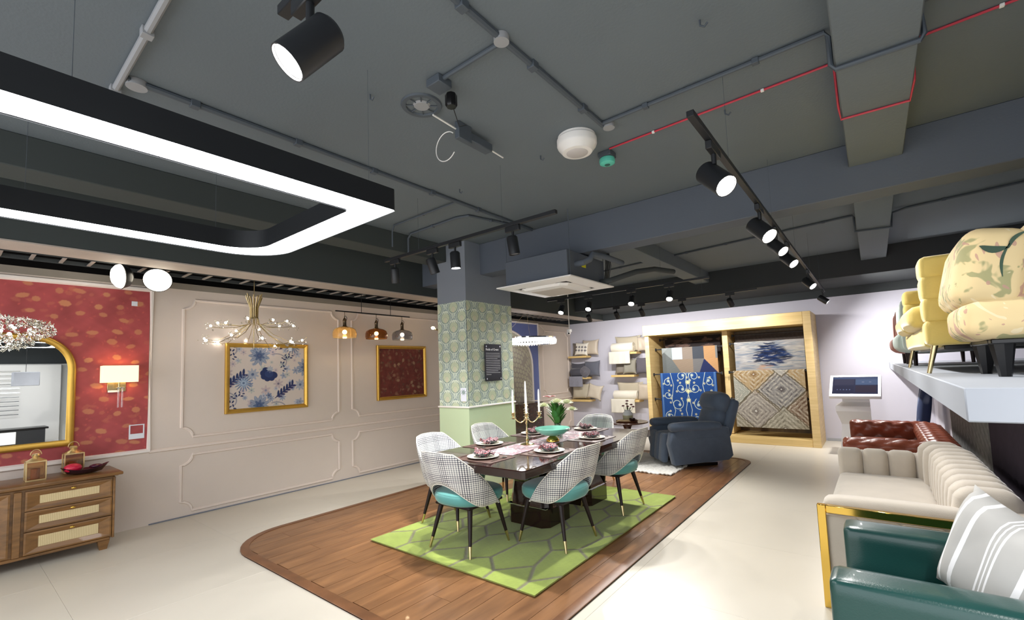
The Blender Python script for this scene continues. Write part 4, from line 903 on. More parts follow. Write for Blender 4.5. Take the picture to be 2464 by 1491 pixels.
# chesterfield
M_br = mat('chestnut_leather', (150, 78, 56), .33, var=.2, scale=5, bump=.1, bscale=120)
cf = thing('chesterfield_sofa', 'reddish brown leather button-tufted chesterfield sofa behind the beige sofa', 'sofa', (.1, 7.0, 0))
def tuft_sweep(b, prof, L, M, p=.16, depth=.028, res=.02):
    """closed cross-section prof [(u,w)] swept along local X for L with diamond tufts pressed into the surface"""
    P_ = [Vector((0, u, w)) for u, w in prof]; segs = []
    for i in range(len(P_)):
        a, c = P_[i], P_[(i+1) % len(P_)]; k_ = max(1, int((c-a).length/res)); segs += [a.lerp(c, t/k_) for t in range(k_)]
    n_ = len(segs); nx = int(L/res); cen = sum(segs, Vector())/n_; s_ = [0]
    for i in range(1, n_): s_.append(s_[-1]+(segs[i]-segs[i-1]).length)
    vs = []
    for ix in range(nx+1):
        x = L*ix/nx
        for i in range(n_):
            t_ = (segs[(i+1) % n_]-segs[i-1]).normalized(); nrm = Vector((0, t_.z, -t_.y))
            if nrm.dot(segs[i]-cen) < 0: nrm = -nrm
            d = (abs(math.sin(PI*(x+s_[i])/p))*abs(math.sin(PI*(x-s_[i])/p)))**.35
            e_ = min(1, min(x, L-x)/.04)
            vs.append(Vector((x, 0, 0))+segs[i]-nrm*depth*(1-d)-nrm*.03*(1-e_)**2)
    fs = [(ix*n_+i, ix*n_+(i+1) % n_, (ix+1)*n_+(i+1) % n_, (ix+1)*n_+i) for ix in range(nx) for i in range(n_)]+[tuple(range(n_))[::-1], tuple(nx*n_+i for i in range(n_))]
    return b.add(vs, fs, M)
armp = [(-.09, .12), (-.09, .48), (-.13, .52), (-.15, .57), (-.13, .62), (-.08, .65), (.0, .66), (.07, .64), (.1, .59), (.1, .54), (.08, .48), (.08, .12)]
RX = lambda x, y, z, a=0: Matrix.Translation((x, y, z)) @ Matrix.Rotation(a, 4, 'Z')
tuft_sweep(MB(), armp, .80, RX(-.33, 6.14, 0)).build('armrest', M_br, cf, angle=80) if False else None
b = MB(); tuft_sweep(b, armp, .82, RX(-.33, 6.15, 0), .2); b.build('armrest', M_br, cf, angle=80)
b = MB(); tuft_sweep(b, [(-u, w) for u, w in armp], .82, RX(-.33, 7.88, 0), .2); b.build('armrest', M_br, cf, angle=80)
b = MB(); tuft_sweep(b, [(u*1.2, w) for u, w in armp], 1.88, RX(.44, 6.06, 0, PI/2), .2); b.build('backrest', M_br, cf, angle=80)
MB().soft((-.02, 7.0, .33), (.62, 1.5, .24), .06, (.01, 0, .03)).build('seat_cushion', M_br, cf)
MB().bb(-.30, .5, 6.1, 7.95, .07, .2, .01).build('base', M_br, cf)
for x in (-.26, .45):
    for y in (6.15, 7.9): MB().lathe([(.02, 0), (.035, .02), (.03, .05), (.035, .07)], 12, Matrix.Translation((x, y, 0))).build('bun_foot', M_espl, cf)
# green leather armchair
M_gr = mat('dark_green_leather', (20, 64, 60), .3, var=.1, scale=4, bump=.06, bscale=160, coat=.15)
ga = thing('green_armchair', 'dark green leather armchair in the near right corner', 'armchair', (.2, 2.5, 0))
MB().soft((.22, 2.83, .385), (.80, .17, .61), .025, (0, .004, .004)).build('armrest', M_gr, ga)
MB().soft((.22, 2.22, .375), (.84, .18, .59), .03, (0, .004, .006)).build('armrest', M_gr, ga)
MB().soft((.10, 2.525, .40), (.60, .43, .20), .04, (.005, 0, .02)).build('seat_cushion', M_gr, ga)
MB().soft((.52, 2.525, .46), (.22, .44, .74), .06, (.02, 0, 0)).build('backrest', M_gr, ga)
MB().bb(-.17, .6, 2.15, 2.9, .09, .30, .01).build('base', M_gr, ga)
for x in (-.12, .55):
    for y in (2.2, 2.85): MB().cyl((x, y, 0), (x, y, .09), .02, n=10).build('leg', M_espl, ga)
k = NT('striped_grey_linen'); tc = k.n('ShaderNodeTexCoord'); s3 = k.n('ShaderNodeSeparateXYZ'); k.l(tc.outputs['Object'], s3.inputs[0]); X_ = s3.outputs[0]
acc = None
for c_, w_ in ((-.17, .009), (-.10, .010), (.0, .004), (.018, .003), (.036, .004), (.13, .01), (.20, .006)):
    q = k.math('LESS_THAN', k.math('ABSOLUTE', k.math('SUBTRACT', X_, c_)), w_); acc = q if acc is None else k.math('MAXIMUM', acc, q)
nz = k.n('ShaderNodeTexNoise'); nz.inputs['Scale'].default_value = 8; k.l(tc.outputs['Object'], nz.inputs[0]); k.l(k.mix(acc, k.mix(nz.outputs[0], lin((170, 169, 167)), lin((188, 187, 184))), lin((236, 236, 238))), k.b.inputs['Base Color']); k.b.inputs['Roughness'].default_value = .9
pillow('throw_pillow', 'grey throw pillow with white stripes on the dark green armchair', (.335, 2.52, .69), .47, .45, .19, k.m, (-14, 14, -58), 'pillow', point=.1)
# rugs hung under the ledge and blue chair
C = Canvas(2.5, .95, .02, (118, 118, 116)); C.noise(.2, .1); C.noise(.12, .03)
o = C.mesh('hanging_rug', M_rugm, lambda x, y: (.703+0*x, 5.36+x, .33+y), None, thick=.012); tag(o, 'mottled grey rug hung under the display ledge behind the sofas', 'rug')
C = Canvas(1.7, 1.1, .015, (44, 34, 48)); C.c *= (1+.25*np.sin(C.x*180)*np.sin(C.x*47))[..., None]; C.noise(.1, .2)
o = C.mesh('hanging_rug', M_rugm, lambda x, y: (.700+0*x, 3.63+x, .18+y), None, thick=.012); tag(o, 'dark plum striped rug hung under the display ledge near the beige sofa', 'rug')
k = NT('blue_brushstroke_velvet'); tc = k.n('ShaderNodeTexCoord'); mp = k.n('ShaderNodeMapping'); k.l(tc.outputs['Object'], mp.inputs[0]); mp.inputs['Scale'].default_value = (1, 9, 1.3); mp.inputs['Rotation'].default_value = (.35, 0, 0)
nz = k.n('ShaderNodeTexNoise'); nz.inputs['Scale'].default_value = 1.6; k.l(mp.outputs[0], nz.inputs[0]); rp = k.n('ShaderNodeValToRGB'); rp.color_ramp.elements[0].position = .5; rp.color_ramp.elements[1].position = .62
rp.color_ramp.elements[0].color = (*lin((28, 44, 82)), 1); rp.color_ramp.elements[1].color = (*lin((128, 142, 168)), 1); k.l(nz.outputs[0], rp.inputs[0]); k.l(rp.outputs[0], k.b.inputs['Base Color']); k.b.inputs['Roughness'].default_value = .8
bc = thing('accent_chair', 'navy chair with pale brushstroke stripes between the chesterfield and the back wall', 'chair', (.3, 8.75, 0))
M = Matrix.Translation((.46, 8.75, .42)) @ Matrix.Rotation(math.radians(8), 4, 'Y')
MB().soft((0, 0, .34), (.11, .5, .62), .05, (.02, 0, 0), M=M).build('backrest', k.m, bc); MB().soft((.20, 8.75, .40), (.5, .5, .13), .05, (0, 0, .01)).build('seat', k.m, bc)
for x in (.0, .44):
    for y in (8.55, 8.95): MB().cyl((x, y, 0), (x, y, .35), .012, .018).build('leg', M_espl, bc)
# display ledge
MB().bb(.2, 2.2, 1.88, YB-.002, 1.30, 1.40, .004).build('wall_display_ledge', mat('ledge_grey_paint', (150, 155, 164), .6, var=.02), None); struct(bpy.data.objects['wall_display_ledge'])
ZL = 1.4005
# floral armchair on ledge
k = NT('botanical_print_fabric'); tc = k.n('ShaderNodeTexCoord'); nz = k.n('ShaderNodeTexNoise'); nz.inputs['Scale'].default_value = 9; nz.inputs['Detail'].default_value = 2; nz.inputs['Distortion'].default_value = 1.5; k.l(tc.outputs['Object'], nz.inputs[0])
n2 = k.n('ShaderNodeTexNoise'); n2.inputs['Scale'].default_value = 5.5; n2.inputs['Distortion'].default_value = 2; mp = k.n('ShaderNodeMapping'); mp.inputs['Location'].default_value = (5, 2, 1); k.l(tc.outputs['Object'], mp.inputs[0]); k.l(mp.outputs[0], n2.inputs[0])
rp = k.n('ShaderNodeValToRGB'); rp.color_ramp.elements[0].position = .56; rp.color_ramp.elements[1].position = .60; rp.color_ramp.elements[0].color = (*lin((206, 184, 138)), 1); rp.color_ramp.elements[1].color = (*lin((150, 146, 104)), 1); k.l(nz.outputs[0], rp.inputs[0])
f2 = k.math('MULTIPLY', k.math('GREATER_THAN', n2.outputs[0], .60), .8); c_ = k.mix(f2, rp.outputs[0], lin((172, 132, 118))); k.l(k.mix(k.math('MULTIPLY', k.math('LESS_THAN', n2.outputs[0], .36), .7), c_, lin((216, 202, 168))), k.b.inputs['Base Color']); k.b.inputs['Roughness'].default_value = .85; M_flo = k.m
fa = thing('floral_armchair', 'cream botanical-print upholstered armchair on the raised display ledge, nearest the camera', 'armchair', (.8, 2.94, ZL))
MB().soft((.75, 2.93, 1.645), (.88, .60, .18), .06, (.015, .01, .012), n=9).build('seat_base', M_flo, fa)
M = Matrix.Translation((.405, 2.93, 1.85)) @ Matrix.Rotation(math.radians(12), 4, 'Y')
cu_ = MB().soft((0, 0, 0), (.21, .60, .32), .06, (.012, .012, .012), n=9, M=M).build('front_cushion', M_flo, fa)
MB().soft((.66, 2.94, 1.90), (.26, .56, .34), .09, (.02, .01, .02), n=9).build('seat_cushion', M_flo, fa)
MB().soft((.93, 2.94, 1.99), (.34, .59, .56), .07, (.02, .01, .02), n=9).build('backrest', M_flo, fa)
b = MB(); y_ = 2.618
def lf(p0, p1, w_):
    p0, p1 = Vector(p0), Vector(p1); d = p1-p0; n_ = Vector((-d.z, 0, d.x)).normalized(); vs = []
    for i in range(9): t_ = i/8; c = p0+d*t_+n_*.012*math.sin(PI*t_); w2 = w_*math.sin(PI*t_)**.7+.001; vs += [c+n_*w2, c-n_*w2]
    b.add(vs, [(2*i, 2*i+1, 2*i+3, 2*i+2) for i in range(8)])
lf((.425, y_, 1.80), (.455, y_, 1.93), .004); lf((.45, y_, 1.915), (.37, y_, 1.935), .013); lf((.45, y_, 1.91), (.505, y_, 1.97), .006)
b.build('printed_leaf', mat('dark_leaf_print', (48, 70, 54), .8), cu_, recalc=False)
for x in (.42, 1.12):
    for y in (2.74, 3.14): MB().cyl((x, y, ZL), (x, y, 1.56), .020, .044, 8).build('leg', M_blks, fa)
MB().bb(.38, 1.18, 2.68, 3.2, 1.535, 1.556, .004).build('base_frame', M_blks, fa)
# yellow sofa
M_ye = mat('mustard_yellow_velvet', (208, 184, 102), .75, var=.1, scale=6, sheen=.4, bump=.1)
ye = thing('yellow_sofa', 'mustard yellow channel-armed sofa with slanted gold legs on the display ledge', 'sofa', (.65, 4.2, ZL))
for y in (3.42, 5.10):
    for i, (z, hh) in enumerate(((1.62, .14), (1.745, .14), (1.865, .14), (1.975, .125))): MB().soft((.60, y, z), (.74, .21, hh), .028, (.006, .003, 0)).build('arm_channel', M_ye, ye)
MB().soft((.62, 4.215, 1.60), (.80, 1.55, .12), .03, (.01, 0, 0)).build('seat_base', M_ye, ye)
for y in (3.83, 4.60): MB().soft((.50, y, 1.72), (.66, .76, .13), .05, (.02, 0, .02)).build('seat_cushion', M_ye, ye)
for y in (3.83, 4.60): MB().soft((.86, y, 1.88), (.22, .76, .36), .08, (.03, 0, .02)).build('back_cushion', M_ye, ye)
MB().bb(.30, 1.0, 3.36, 5.15, 1.525, 1.55, .004).build('base_rail', M_blks, ye)
for y in (3.36, 5.1):
    for x, dx in ((.28, -.05), (.98, .05)): MB().cyl((x+dx, y, ZL), (x, y, 1.62 if dx < 0 else 1.55), .010, .016, 12).build('leg', M_brass, ye)
# mint armchair, pink armchair
for nm, lb, y0, m, w_ in (('mint_armchair', 'pale mint upholstered armchair behind the yellow sofa on the ledge', 5.9, mat('pale_mint_fabric', (206, 220, 212), .8, var=.04), .95), ('pink_armchair', 'dusty pink armchair at the far end of the display ledge', 7.2, mat('dusty_pink_fabric', (196, 140, 128), .8, var=.06), .9)):
    t = thing(nm, lb, 'armchair', (.6, y0+w_/2, ZL))
    for y in (y0+.07, y0+w_-.07): MB().soft((.60, y, 1.80), (.72, .13, .52), .05, (.01, .01, 0)).build('armrest', m, t)
    MB().soft((.55, y0+w_/2, 1.64), (.70, w_-.27, .2), .06, (.03, 0, .02)).build('seat_cushion', m, t); MB().soft((.90, y0+w_/2, 1.86), (.2, w_-.1, .5), .07, (.02, 0, .01)).build('backrest', m, t)
    for x in (.32, .88):
        for y in (y0+.08, y0+w_-.08): MB().cyl((x, y, ZL), (x, y, 1.56), .016, .022, 8).build('leg', M_espl, t)

# ================================================================== LEFT SIDE: CREDENZA
cr = thing('cane_sideboard', 'walnut sideboard with woven cane drawer fronts and small gold knobs', 'sideboard', (-5.9, .1, 0))
MB().bb(-6.145, -5.64, -1.0, 1.065, .10, .655, .004).build('carcass', M_wal, cr)
b = MB(); b.bb(-6.15, -5.60, -1.03, 1.12, .662, .69, .008, n=2); b.bb(-6.15, -5.625, -1.01, 1.09, .6555, .662, .003); b.build('top', M_wal, cr)
k = NT('woven_cane'); tc = k.n('ShaderNodeTexCoord'); s3 = k.n('ShaderNodeSeparateXYZ'); k.l(tc.outputs['Object'], s3.inputs[0])
q = k.math('MAXIMUM', k.math('LESS_THAN', k.math('FRACT', k.math('MULTIPLY', s3.outputs[1], 90)), .35), k.math('LESS_THAN', k.math('FRACT', k.math('MULTIPLY', s3.outputs[2], 90)), .35)); k.l(k.mix(q, lin((226, 208, 166)), lin((186, 164, 118))), k.b.inputs['Base Color']); k.b.inputs['Roughness'].default_value = .7; M_cane = k.m
def cane_front(nm, y0, y1, z0, z1, mar):
    xf = -5.64; b = MB(); fw = .045
    o_ = [(y0, z0), (y1, z0), (y1, z1), (y0, z1)]; i1 = [(y0+.012, z0+.012), (y1-.012, z0+.012), (y1-.012, z1-.012), (y0+.012, z1-.012)]; i2 = [(y0+mar, z0+fw), (y1-mar, z0+fw), (y1-mar, z1-fw), (y0+mar, z1-fw)]
    vs = [(xf, *p) for p in o_]+[(xf+.022, *p) for p in o_]+[(xf+.024, *p) for p in i1]+[(xf+.006, *p) for p in i2]
    b.add(vs, [(r*4+i, r*4+(i+1) % 4, (r+1)*4+(i+1) % 4, (r+1)*4+i) for r in range(3) for i in range(4)]+[(0, 3, 2, 1), (12, 13, 14, 15)]); d = b.build(nm, M_wal, cr, smooth=False)
    MB().bb(xf+.0065, xf+.009, y0+mar+.002, y1-mar-.002, z0+fw+.002, z1-fw-.002, .0005).build('cane_panel', M_cane, d)
    return d
for z0, z1 in ((.475, .635), (.308, .468), (.118, .30)):
    d = cane_front('drawer', .49, 1.045, z0, z1, .085); MB().sph((-5.598, .78, z1-.022), .014, 14, sc3=(.8, 1.3, .7)).build('knob', M_gold, d)
cane_front('door', -.07, .405, .125, .635, .06); cane_front('door', -.56, -.085, .125, .635, .06)
MB().bb(-5.64, -5.612, .425, .47, .115, .64, .003).build('stile', M_wal, cr)
MB().bb(-5.64, -5.618, 1.05, 1.068, .10, .65, .003).build('corner_post', M_wal, cr)
for x in (-5.68, -6.08):
    for y in (-.9, 1.0):
        b = MB(); b.add([(x+a*.04, y+c*.045, .12) for a, c in ((-1, -1), (1, -1), (1, 1), (-1, 1))]+[(x+a*.036, y+c*.04, .07) for a, c in ((-1, -1), (1, -1), (1, 1), (-1, 1))]+[(x+a*.022, y+c*.026, 0) for a, c in ((-1, -1), (1, -1), (1, 1), (-1, 1))], [(0, 1, 2, 3), (11, 10, 9, 8)]+[(r*4+(i+1) % 4, r*4+i, (r+1)*4+i, (r+1)*4+(i+1) % 4) for r in range(2) for i in range(4)]); b.build('leg', M_wal, cr, smooth=False)
MB().bb(-5.66, -5.63, -.98, 1.04, .085, .114, .006).build('apron', M_wal, cr)
M_lan = mat('champagne_gold_metal', (214, 190, 140), .3, .8, var=.05)
def lantern(x, y, z, s_, lab):
    t = thing('lantern', lab, 'lantern', (x, y, z), 'champagne gold lanterns'); h = .17*s_; w_ = .065*s_
    b = MB(); b.bb(x-w_, x+w_, y-w_, y+w_, z, z+.012, .002); b.bb(x-w_, x+w_, y-w_, y+w_, z+h-.012, z+h, .002)
    for sx in (-1, 1):
        for sy in (-1, 1): b.bb(x+sx*w_-.009 if sx > 0 else x-w_, x+w_ if sx > 0 else x-w_+.009, y+w_-.009 if sy > 0 else y-w_, y+w_ if sy > 0 else y-w_+.009, z+.011, z+h-.011, .001)
    b.build('frame', M_lan, t)
    b = MB()
    for sx, sy in ((1, 0), (-1, 0), (0, 1), (0, -1)):
        if sx: b.bb(x+sx*(w_-.006)-.001, x+sx*(w_-.006)+.001, y-w_+.01, y+w_-.01, z+.013, z+h-.013, .0003)
        else: b.bb(x-w_+.01, x+w_-.01, y+sy*(w_-.006)-.001, y+sy*(w_-.006)+.001, z+.013, z+h-.013, .0003)
    b.build('glass_pane', glass('lantern_amber_glass', (226, 196, 156), .15), t)
    MB().lathe([(w_*.98, 0), (w_*.5, .02*s_), (.022*s_, .028*s_), (.03*s_, .045*s_), (.02*s_, .058*s_), (.001, .06*s_)], 20, Matrix.Translation((x, y, z+h))).build('cap', M_lan, t)
    MB().tube([(x, y+.035*s_*math.cos(a), z+h+.05*s_+.045*s_*math.sin(a)) for a in np.linspace(0, PI, 12)], .003, 6).build('handle', M_lan, t)
    MB().cyl((x, y, z+.013), (x, y, z+.10*s_), .03*s_, n=16).build('candle', mat('copper_pillar_candle', (176, 120, 90), .5), t)
lantern(-5.86, .565, .6905, 1.0, 'champagne gold lantern nearer the front edge of the sideboard'); lantern(-6.03, .83, .6905, 1.08, 'champagne gold lantern against the wall behind the dark bowl')
bw = MB(); n_ = 24; vs = []
for k_, (q, z) in enumerate(((.35, 0), (.7, .012), (1, .045), (.94, .045), (.6, .02), (.01, .014))):
    for i in range(n_): a = 2*PI*i/n_; e_ = abs(math.cos(a))**2.5; vs.append((.085*q*math.sin(a)*(1-.5*e_), .17*q*math.cos(a), z+(.035*e_ if q > .9 else 0)))
bw.add(vs, [tuple(range(n_))[::-1]]+[(j*n_+i, j*n_+(i+1) % n_, (j+1)*n_+(i+1) % n_, (j+1)*n_+i) for j in range(5) for i in range(n_)])
o = bw.build('boat_bowl', mat('black_plum_lacquer', (44, 20, 34), .12, coat=.5), angle=70); o.location = (-5.82, .885, .691); tag(o, 'black boat-shaped bowl on the sideboard', 'bowl')
o = MB().sph((0, 0, 0), .052, 14, sc3=(1, 1.25, .8)).build('decorative_ball', mat('crimson_lacquer', (196, 24, 62), .35, bump=.6, bscale=25)); o.location = (-5.82, .80, .755); tag(o, 'crimson textured ball lying in the black bowl', 'ornament')
o = MB().sph((0, 0, 0), .036, 12, sc3=(1, 1.4, .5)).build('decorative_ball', mat('dark_plum_gloss', (70, 20, 44), .15)); o.location = (-5.82, .96, .748); tag(o, 'small dark plum ball at the right end of the black bowl', 'ornament')
# mirror
mi = thing('wall_mirror', 'gold framed mirror with rounded upper corners on the red wallpaper', 'mirror', (XL+.04, .2, .93))
def mpts(ins):
    y0, y1, z0, z1 = -.46+ins, .845-ins, .93+ins, 2.01-ins; r = .34-ins; p = [(y0, z0), (y1, z0)]
    p += [(y1-r+r*math.cos(a), z1-r+r*math.sin(a)) for a in np.linspace(0, PI/2, 12)]+[(y0+r+r*math.cos(a), z1-r+r*math.sin(a)) for a in np.linspace(PI/2, PI, 12)]; return p
b = MB(); N = len(mpts(0)); L_ = [(XL+.008, 0), (XL+.035, 0), (XL+.05, .012), (XL+.052, .035), (XL+.038, .055), (XL+.022, .062)]
b.add([(x, *p) for x, ins in L_ for p in mpts(ins)], [(r*N+i, r*N+(i+1) % N, (r+1)*N+(i+1) % N, (r+1)*N+i) for r in range(5) for i in range(N)]); b.build('frame', M_goldp, mi, angle=50)
k = NT('mirror_silver'); k.b.inputs['Metallic'].default_value = 1; k.b.inputs['Roughness'].default_value = .01; k.b.inputs['Base Color'].default_value = (.9, .92, .9, 1)
b = MB(); b.add([(XL+.024, *p) for p in mpts(.06)]+[(XL+.01, *p) for p in mpts(.06)], [tuple(range(N)), tuple(range(N, 2*N))[::-1]]); b.build('mirror_glass', k.m, mi, smooth=False)
# sconce
scn = thing('wall_sconce', 'wall lamp with rectangular cream shade on a brass plate, red wallpaper behind', 'lamp', (XL+.01, 1.16, 1.4))
k = NT('linen_shade_glow'); k.b.inputs['Base Color'].default_value = (*lin((240, 226, 190)), 1); k.b.inputs['Emission Color'].default_value = (*lin((255, 232, 176)), 1); k.b.inputs['Emission Strength'].default_value = .62; k.b.inputs['Roughness'].default_value = .9
b = MB(); ro_ = [(-6.14, 1.02), (-6.00, 1.02), (-6.00, 1.30), (-6.14, 1.30)]
b.add([(x, y, z) for z in (1.525, 1.695) for x, y in ro_]+[(x+(.004 if x < -6.1 else -.004), y+(.004 if y < 1.1 else -.004), z) for z in (1.525, 1.695) for x, y in ro_], [(i, (i+1) % 4, 4+(i+1) % 4, 4+i) for i in range(4)]+[(8+(i+1) % 4, 8+i, 12+i, 12+(i+1) % 4) for i in range(4)]); b.build('lamp_shade', k.m, scn, smooth=False, recalc=False)
MB().sph((-6.07, 1.16, 1.61), .03, 12).build('bulb', emit('sconce_bulb', (255, 214, 150), 18), scn)
MB().bb(XL+.006, XL+.02, 1.08, 1.23, 1.43, 1.53, .003).build('back_plate', M_brass, scn)
MB().tube([(XL+.015, 1.16, 1.47), (-6.07, 1.16, 1.47), (-6.07, 1.16, 1.58)], .008, 8).build('arm', M_brass, scn)
for y in (1.155, 1.185): MB().cyl((-6.07, y, 1.27), (-6.07, y, 1.47), .006, n=8).build('glass_rod', glass('clear_rod', (240, 240, 240), .02), scn)
MB().bb(-6.078, -6.062, 1.14, 1.2, 1.465, 1.475, .001).build('rod_bracket', M_chrome, scn)
def sticker(nm, lab, x, y, z, w_, h_, frame_=False):
    t = MB()
    if frame_:
        t.bb(x, x+.003, y-w_/2, y+w_/2, z-h_/2, z-h_/2+h_*.36, .0005); t.bb(x, x+.003, y-w_/2, y-w_/2+.012, z-h_/2+h_*.36, z+h_/2, .0005); t.bb(x, x+.003, y+w_/2-.012, y+w_/2, z-h_/2+h_*.36, z+h_/2, .0005); t.bb(x, x+.003, y-w_/2+.012, y+w_/2-.012, z+h_/2-.01, z+h_/2, .0005)
    else: t.bb(x, x+.003, y-w_/2, y+w_/2, z-h_/2, z+h_/2, .0005)
    tag(t.build(nm, mat('white_card', (226, 230, 238), .6, var=0), smooth=False), lab, 'tag')
sticker('info_tag', 'white open-window info tag low on the red wallpaper', XL+.008, 1.33, 1.0, .13, .15, True)
sticker('price_tag', 'small white price tag high on the red wallpaper', XL+.008, 1.285, 2.36, .05, .05)
sticker('price_tag', 'tiny white label under the wall sconce', XL+.022, 1.13, 1.435, .09, .02)
# pictures
def picture(y0, y1, z0, z1, C, lab, lab2):
    t = thing('framed_picture', lab, 'picture', (XL, (y0+y1)/2, z0)); b = MB(); x = XL
    L_ = [(x+.001, 0), (x+.03, 0), (x+.042, .008), (x+.043, .022), (x+.03, .04), (x+.018, .046), (x+.016, .052)]
    b.add([(xx, *p) for xx, i_ in L_ for p in ((y0+i_, z0+i_), (y1-i_, z0+i_), (y1-i_, z1-i_), (y0+i_, z1-i_))], [(r*4+i, r*4+(i+1) % 4, (r+1)*4+(i+1) % 4, (r+1)*4+i) for r in range(6) for i in range(4)]); b.build('gold_frame', M_goldp, t, angle=30)
    C.mesh('canvas_print', vcol('matte_canvas', .75), lambda a, c: (x+.015+0*a, y0+.05+a*(y1-y0-.1)/C.w, z0+.05+c*(z1-z0-.1)/C.h), t); return t
C = Canvas(.70, .58, .0027, (210, 198, 190))
for i in range(60): C.flower(rng.uniform(0, .7), rng.uniform(0, .58), rng.uniform(.018, .042), int(rng.integers(5, 10)), [(172, 178, 194), (192, 176, 180), (140, 152, 176), (180, 184, 178)][i % 4], (120, 126, 150), .85, .5, rng.uniform(0, 3))
base_ = [(.12, .62, 0), (.55, .5, 0), (.12, .06, 0), (.52, .02, 0), (.95, .55, 0), (.9, .08, 0)]
N1, N2, N3 = (44, 56, 98), (104, 124, 156), (66, 88, 126)
for ox, oy in ((0, 0), (.46, .36), (-.46, -.36), (.46, -.12), (0, .48), (-.46, .12), (.92, .24), (0, -.48), (.92, -.24)):
    def q(x, y): return (x+ox+.02, y+oy+.02)
    x, y = q(.33, .30)
    for i in range(6): a = 2.2+i*.75; C.ell(x+.045*math.cos(a), y+.035*math.sin(a), .04, .034, a, N1, 1)
    C.ell(x+.01, y+.045, .028, .03, 0, (172, 176, 186), 1, ragged=.2); C.ell(x, y, .04, .035, 0, (54, 70, 116), .8)
    x, y = q(.24, .48); C.flower(x, y, .10, 11, N2, N1, .75, .3, 0, (160, 172, 190)); C.flower(x, y, .055, 7, N3, (90, 100, 130), .8, .4)
    x, y = q(.10, .70); C.flower(x, y, .085, 17, N2, (180, 190, 205), .95, .65, .3); C.flower(x, y, .05, 11, (166, 184, 206), N3, .8, .6)
    x, y = q(.44, .60)
    for i in range(6): C.ell(x-.02+.028*i, y-.03+.02*i+.014, .032, .011, .5+1.0, N1, 1); C.ell(x-.01+.028*i, y-.045+.02*i, .030, .010, -.1, (62, 58, 100), 1)
    C.stroke([(x-.05, y-.06), (x+.12, y+.06)], .008, N1)
    x, y = q(.06, .52)
    for i in range(7): C.ell(x+.05*math.cos(1+i*.5), y+.07*math.sin(1+i*.5), .014, .007, i, N1, 1); C.ell(x+.075*math.cos(1+i*.5), y+.095*math.sin(1+i*.5), .012, .006, i*2, N1, 1)
    x, y = q(.18, .30); C.flower(x, y, .06, 9, (150, 160, 180), N3, .8, .4); x, y = q(.42, .20); C.flower(x, y, .05, 7, (176, 160, 168), N1, .7, .5)
    x, y = q(.30, .62); C.flower(x, y, .05, 6, (186, 168, 172), (120, 130, 160), .8, .5); C.flower(x+.03, y-.05, .03, 5, N2, (70, 60, 90), .9, .4)
    pts = [q(.40+.10*math.cos(a), .42+.08*math.sin(a)) for a in np.linspace(-.5, 2, 12)]; C.stroke(pts, .010, (150, 146, 156))
p1_ = picture(2.16, 3.185, 1.10, 1.96, C, 'gold framed print of blue and navy flowers on cream behind the branching chandelier', '')
C = Canvas(.93, .77, .005, (104, 50, 44)); C.noise(.14, .2)
for i in range(260): C.ell(rng.uniform(0, .93), rng.uniform(0, .77), rng.uniform(.008, .035), rng.uniform(.006, .025), rng.uniform(0, 3), [(126, 94, 76), (88, 60, 50), (120, 56, 50), (82, 70, 56), (148, 116, 92)][i % 5], rng.uniform(.2, .6), ragged=.25)
for i in range(9): C.ell(rng.uniform(.05, .88), rng.uniform(.05, .72), .022, .03, rng.uniform(0, 3), (152, 124, 98), .8, ragged=.2)
picture(4.31, 5.31, 1.10, 1.975, C, 'gold framed dark russet abstract print beneath the three glass pendants', '')
sticker('price_tag', 'small white price tag on the top of the blue floral print', XL+.046, 2.93, 1.89, .045, .045)
C = Canvas(.1, .17, .004, (226, 228, 238)); C.ell(.05, .115, .032, .028, 0, (150, 164, 160), 1, ragged=.3)
o = C.mesh('info_tag', vcol('matte_canvas'), lambda a, c: (-4.15+a, CY0-.0065+0*a, 1.13+c), None, thick=-.002); tag(o, 'white tag with a small print window low on the green column', 'tag')

# ================================================================== LIGHTS
# rounded rectangular LED ring pendant
def led_ring(x0, x1, y0, y1, z, radii, lab, w_=.18, h_=.12):
    t = thing('led_ring_pendant', lab, 'ceiling light', ((x0+x1)/2, (y0+y1)/2, z))
    o_ = rrect(x0, x1, y0, y1, radii, 12); i_ = rrect(x0+w_, x1-w_, y0+w_, y1-w_, [max(.03, r-w_*.6) for r in radii], 12); N = len(o_)
    b = MB(); b.add([(x, y, z) for x, y in o_]+[(x, y, z+h_) for x, y in o_]+[(x, y, z+h_) for x, y in i_]+[(x, y, z) for x, y in i_], [(r*N+i, r*N+(i+1) % N, (r+1)*N+(i+1) % N, (r+1)*N+i) for r in range(3) for i in range(N)]); b.build('housing', M_blk, t, angle=30)
    b = MB(); b.add([(x, y, z+.004) for x, y in o_]+[(x, y, z+.004) for x, y in i_], [(i, N+i, N+(i+1) % N, (i+1) % N) for i in range(N)]); 
    vs = b.v; b.v = [(x+(.006 if x < (x0+x1)/2 else -.006)*(1 if k_ < N else -1), y, zz) for k_, (x, y, zz) in enumerate(vs)]; b.build('diffuser', M_led, t, smooth=False, recalc=False)
    for x, y in ((x0+w_/2, y1-.4), (x1-w_/2, y1-.02-w_/2), (x0+w_/2, y0+.5), (x1-w_/2, y0+.5)): MB().cyl((x, y, z+h_), (x, y, ZC), .001, n=4).build('suspension_wire', M_con, t)
    return t
led_ring(-3.53, -2.0, -.25, 1.54, 2.4, (.3, .3, .02, .33), 'large black rectangular ring pendant with a white glowing underside, upper left')
led_ring(.7, 2.5, -.6, 1.7, 2.4, (.3, .3, .3, .3), 'second white glowing ring pendant behind the camera')
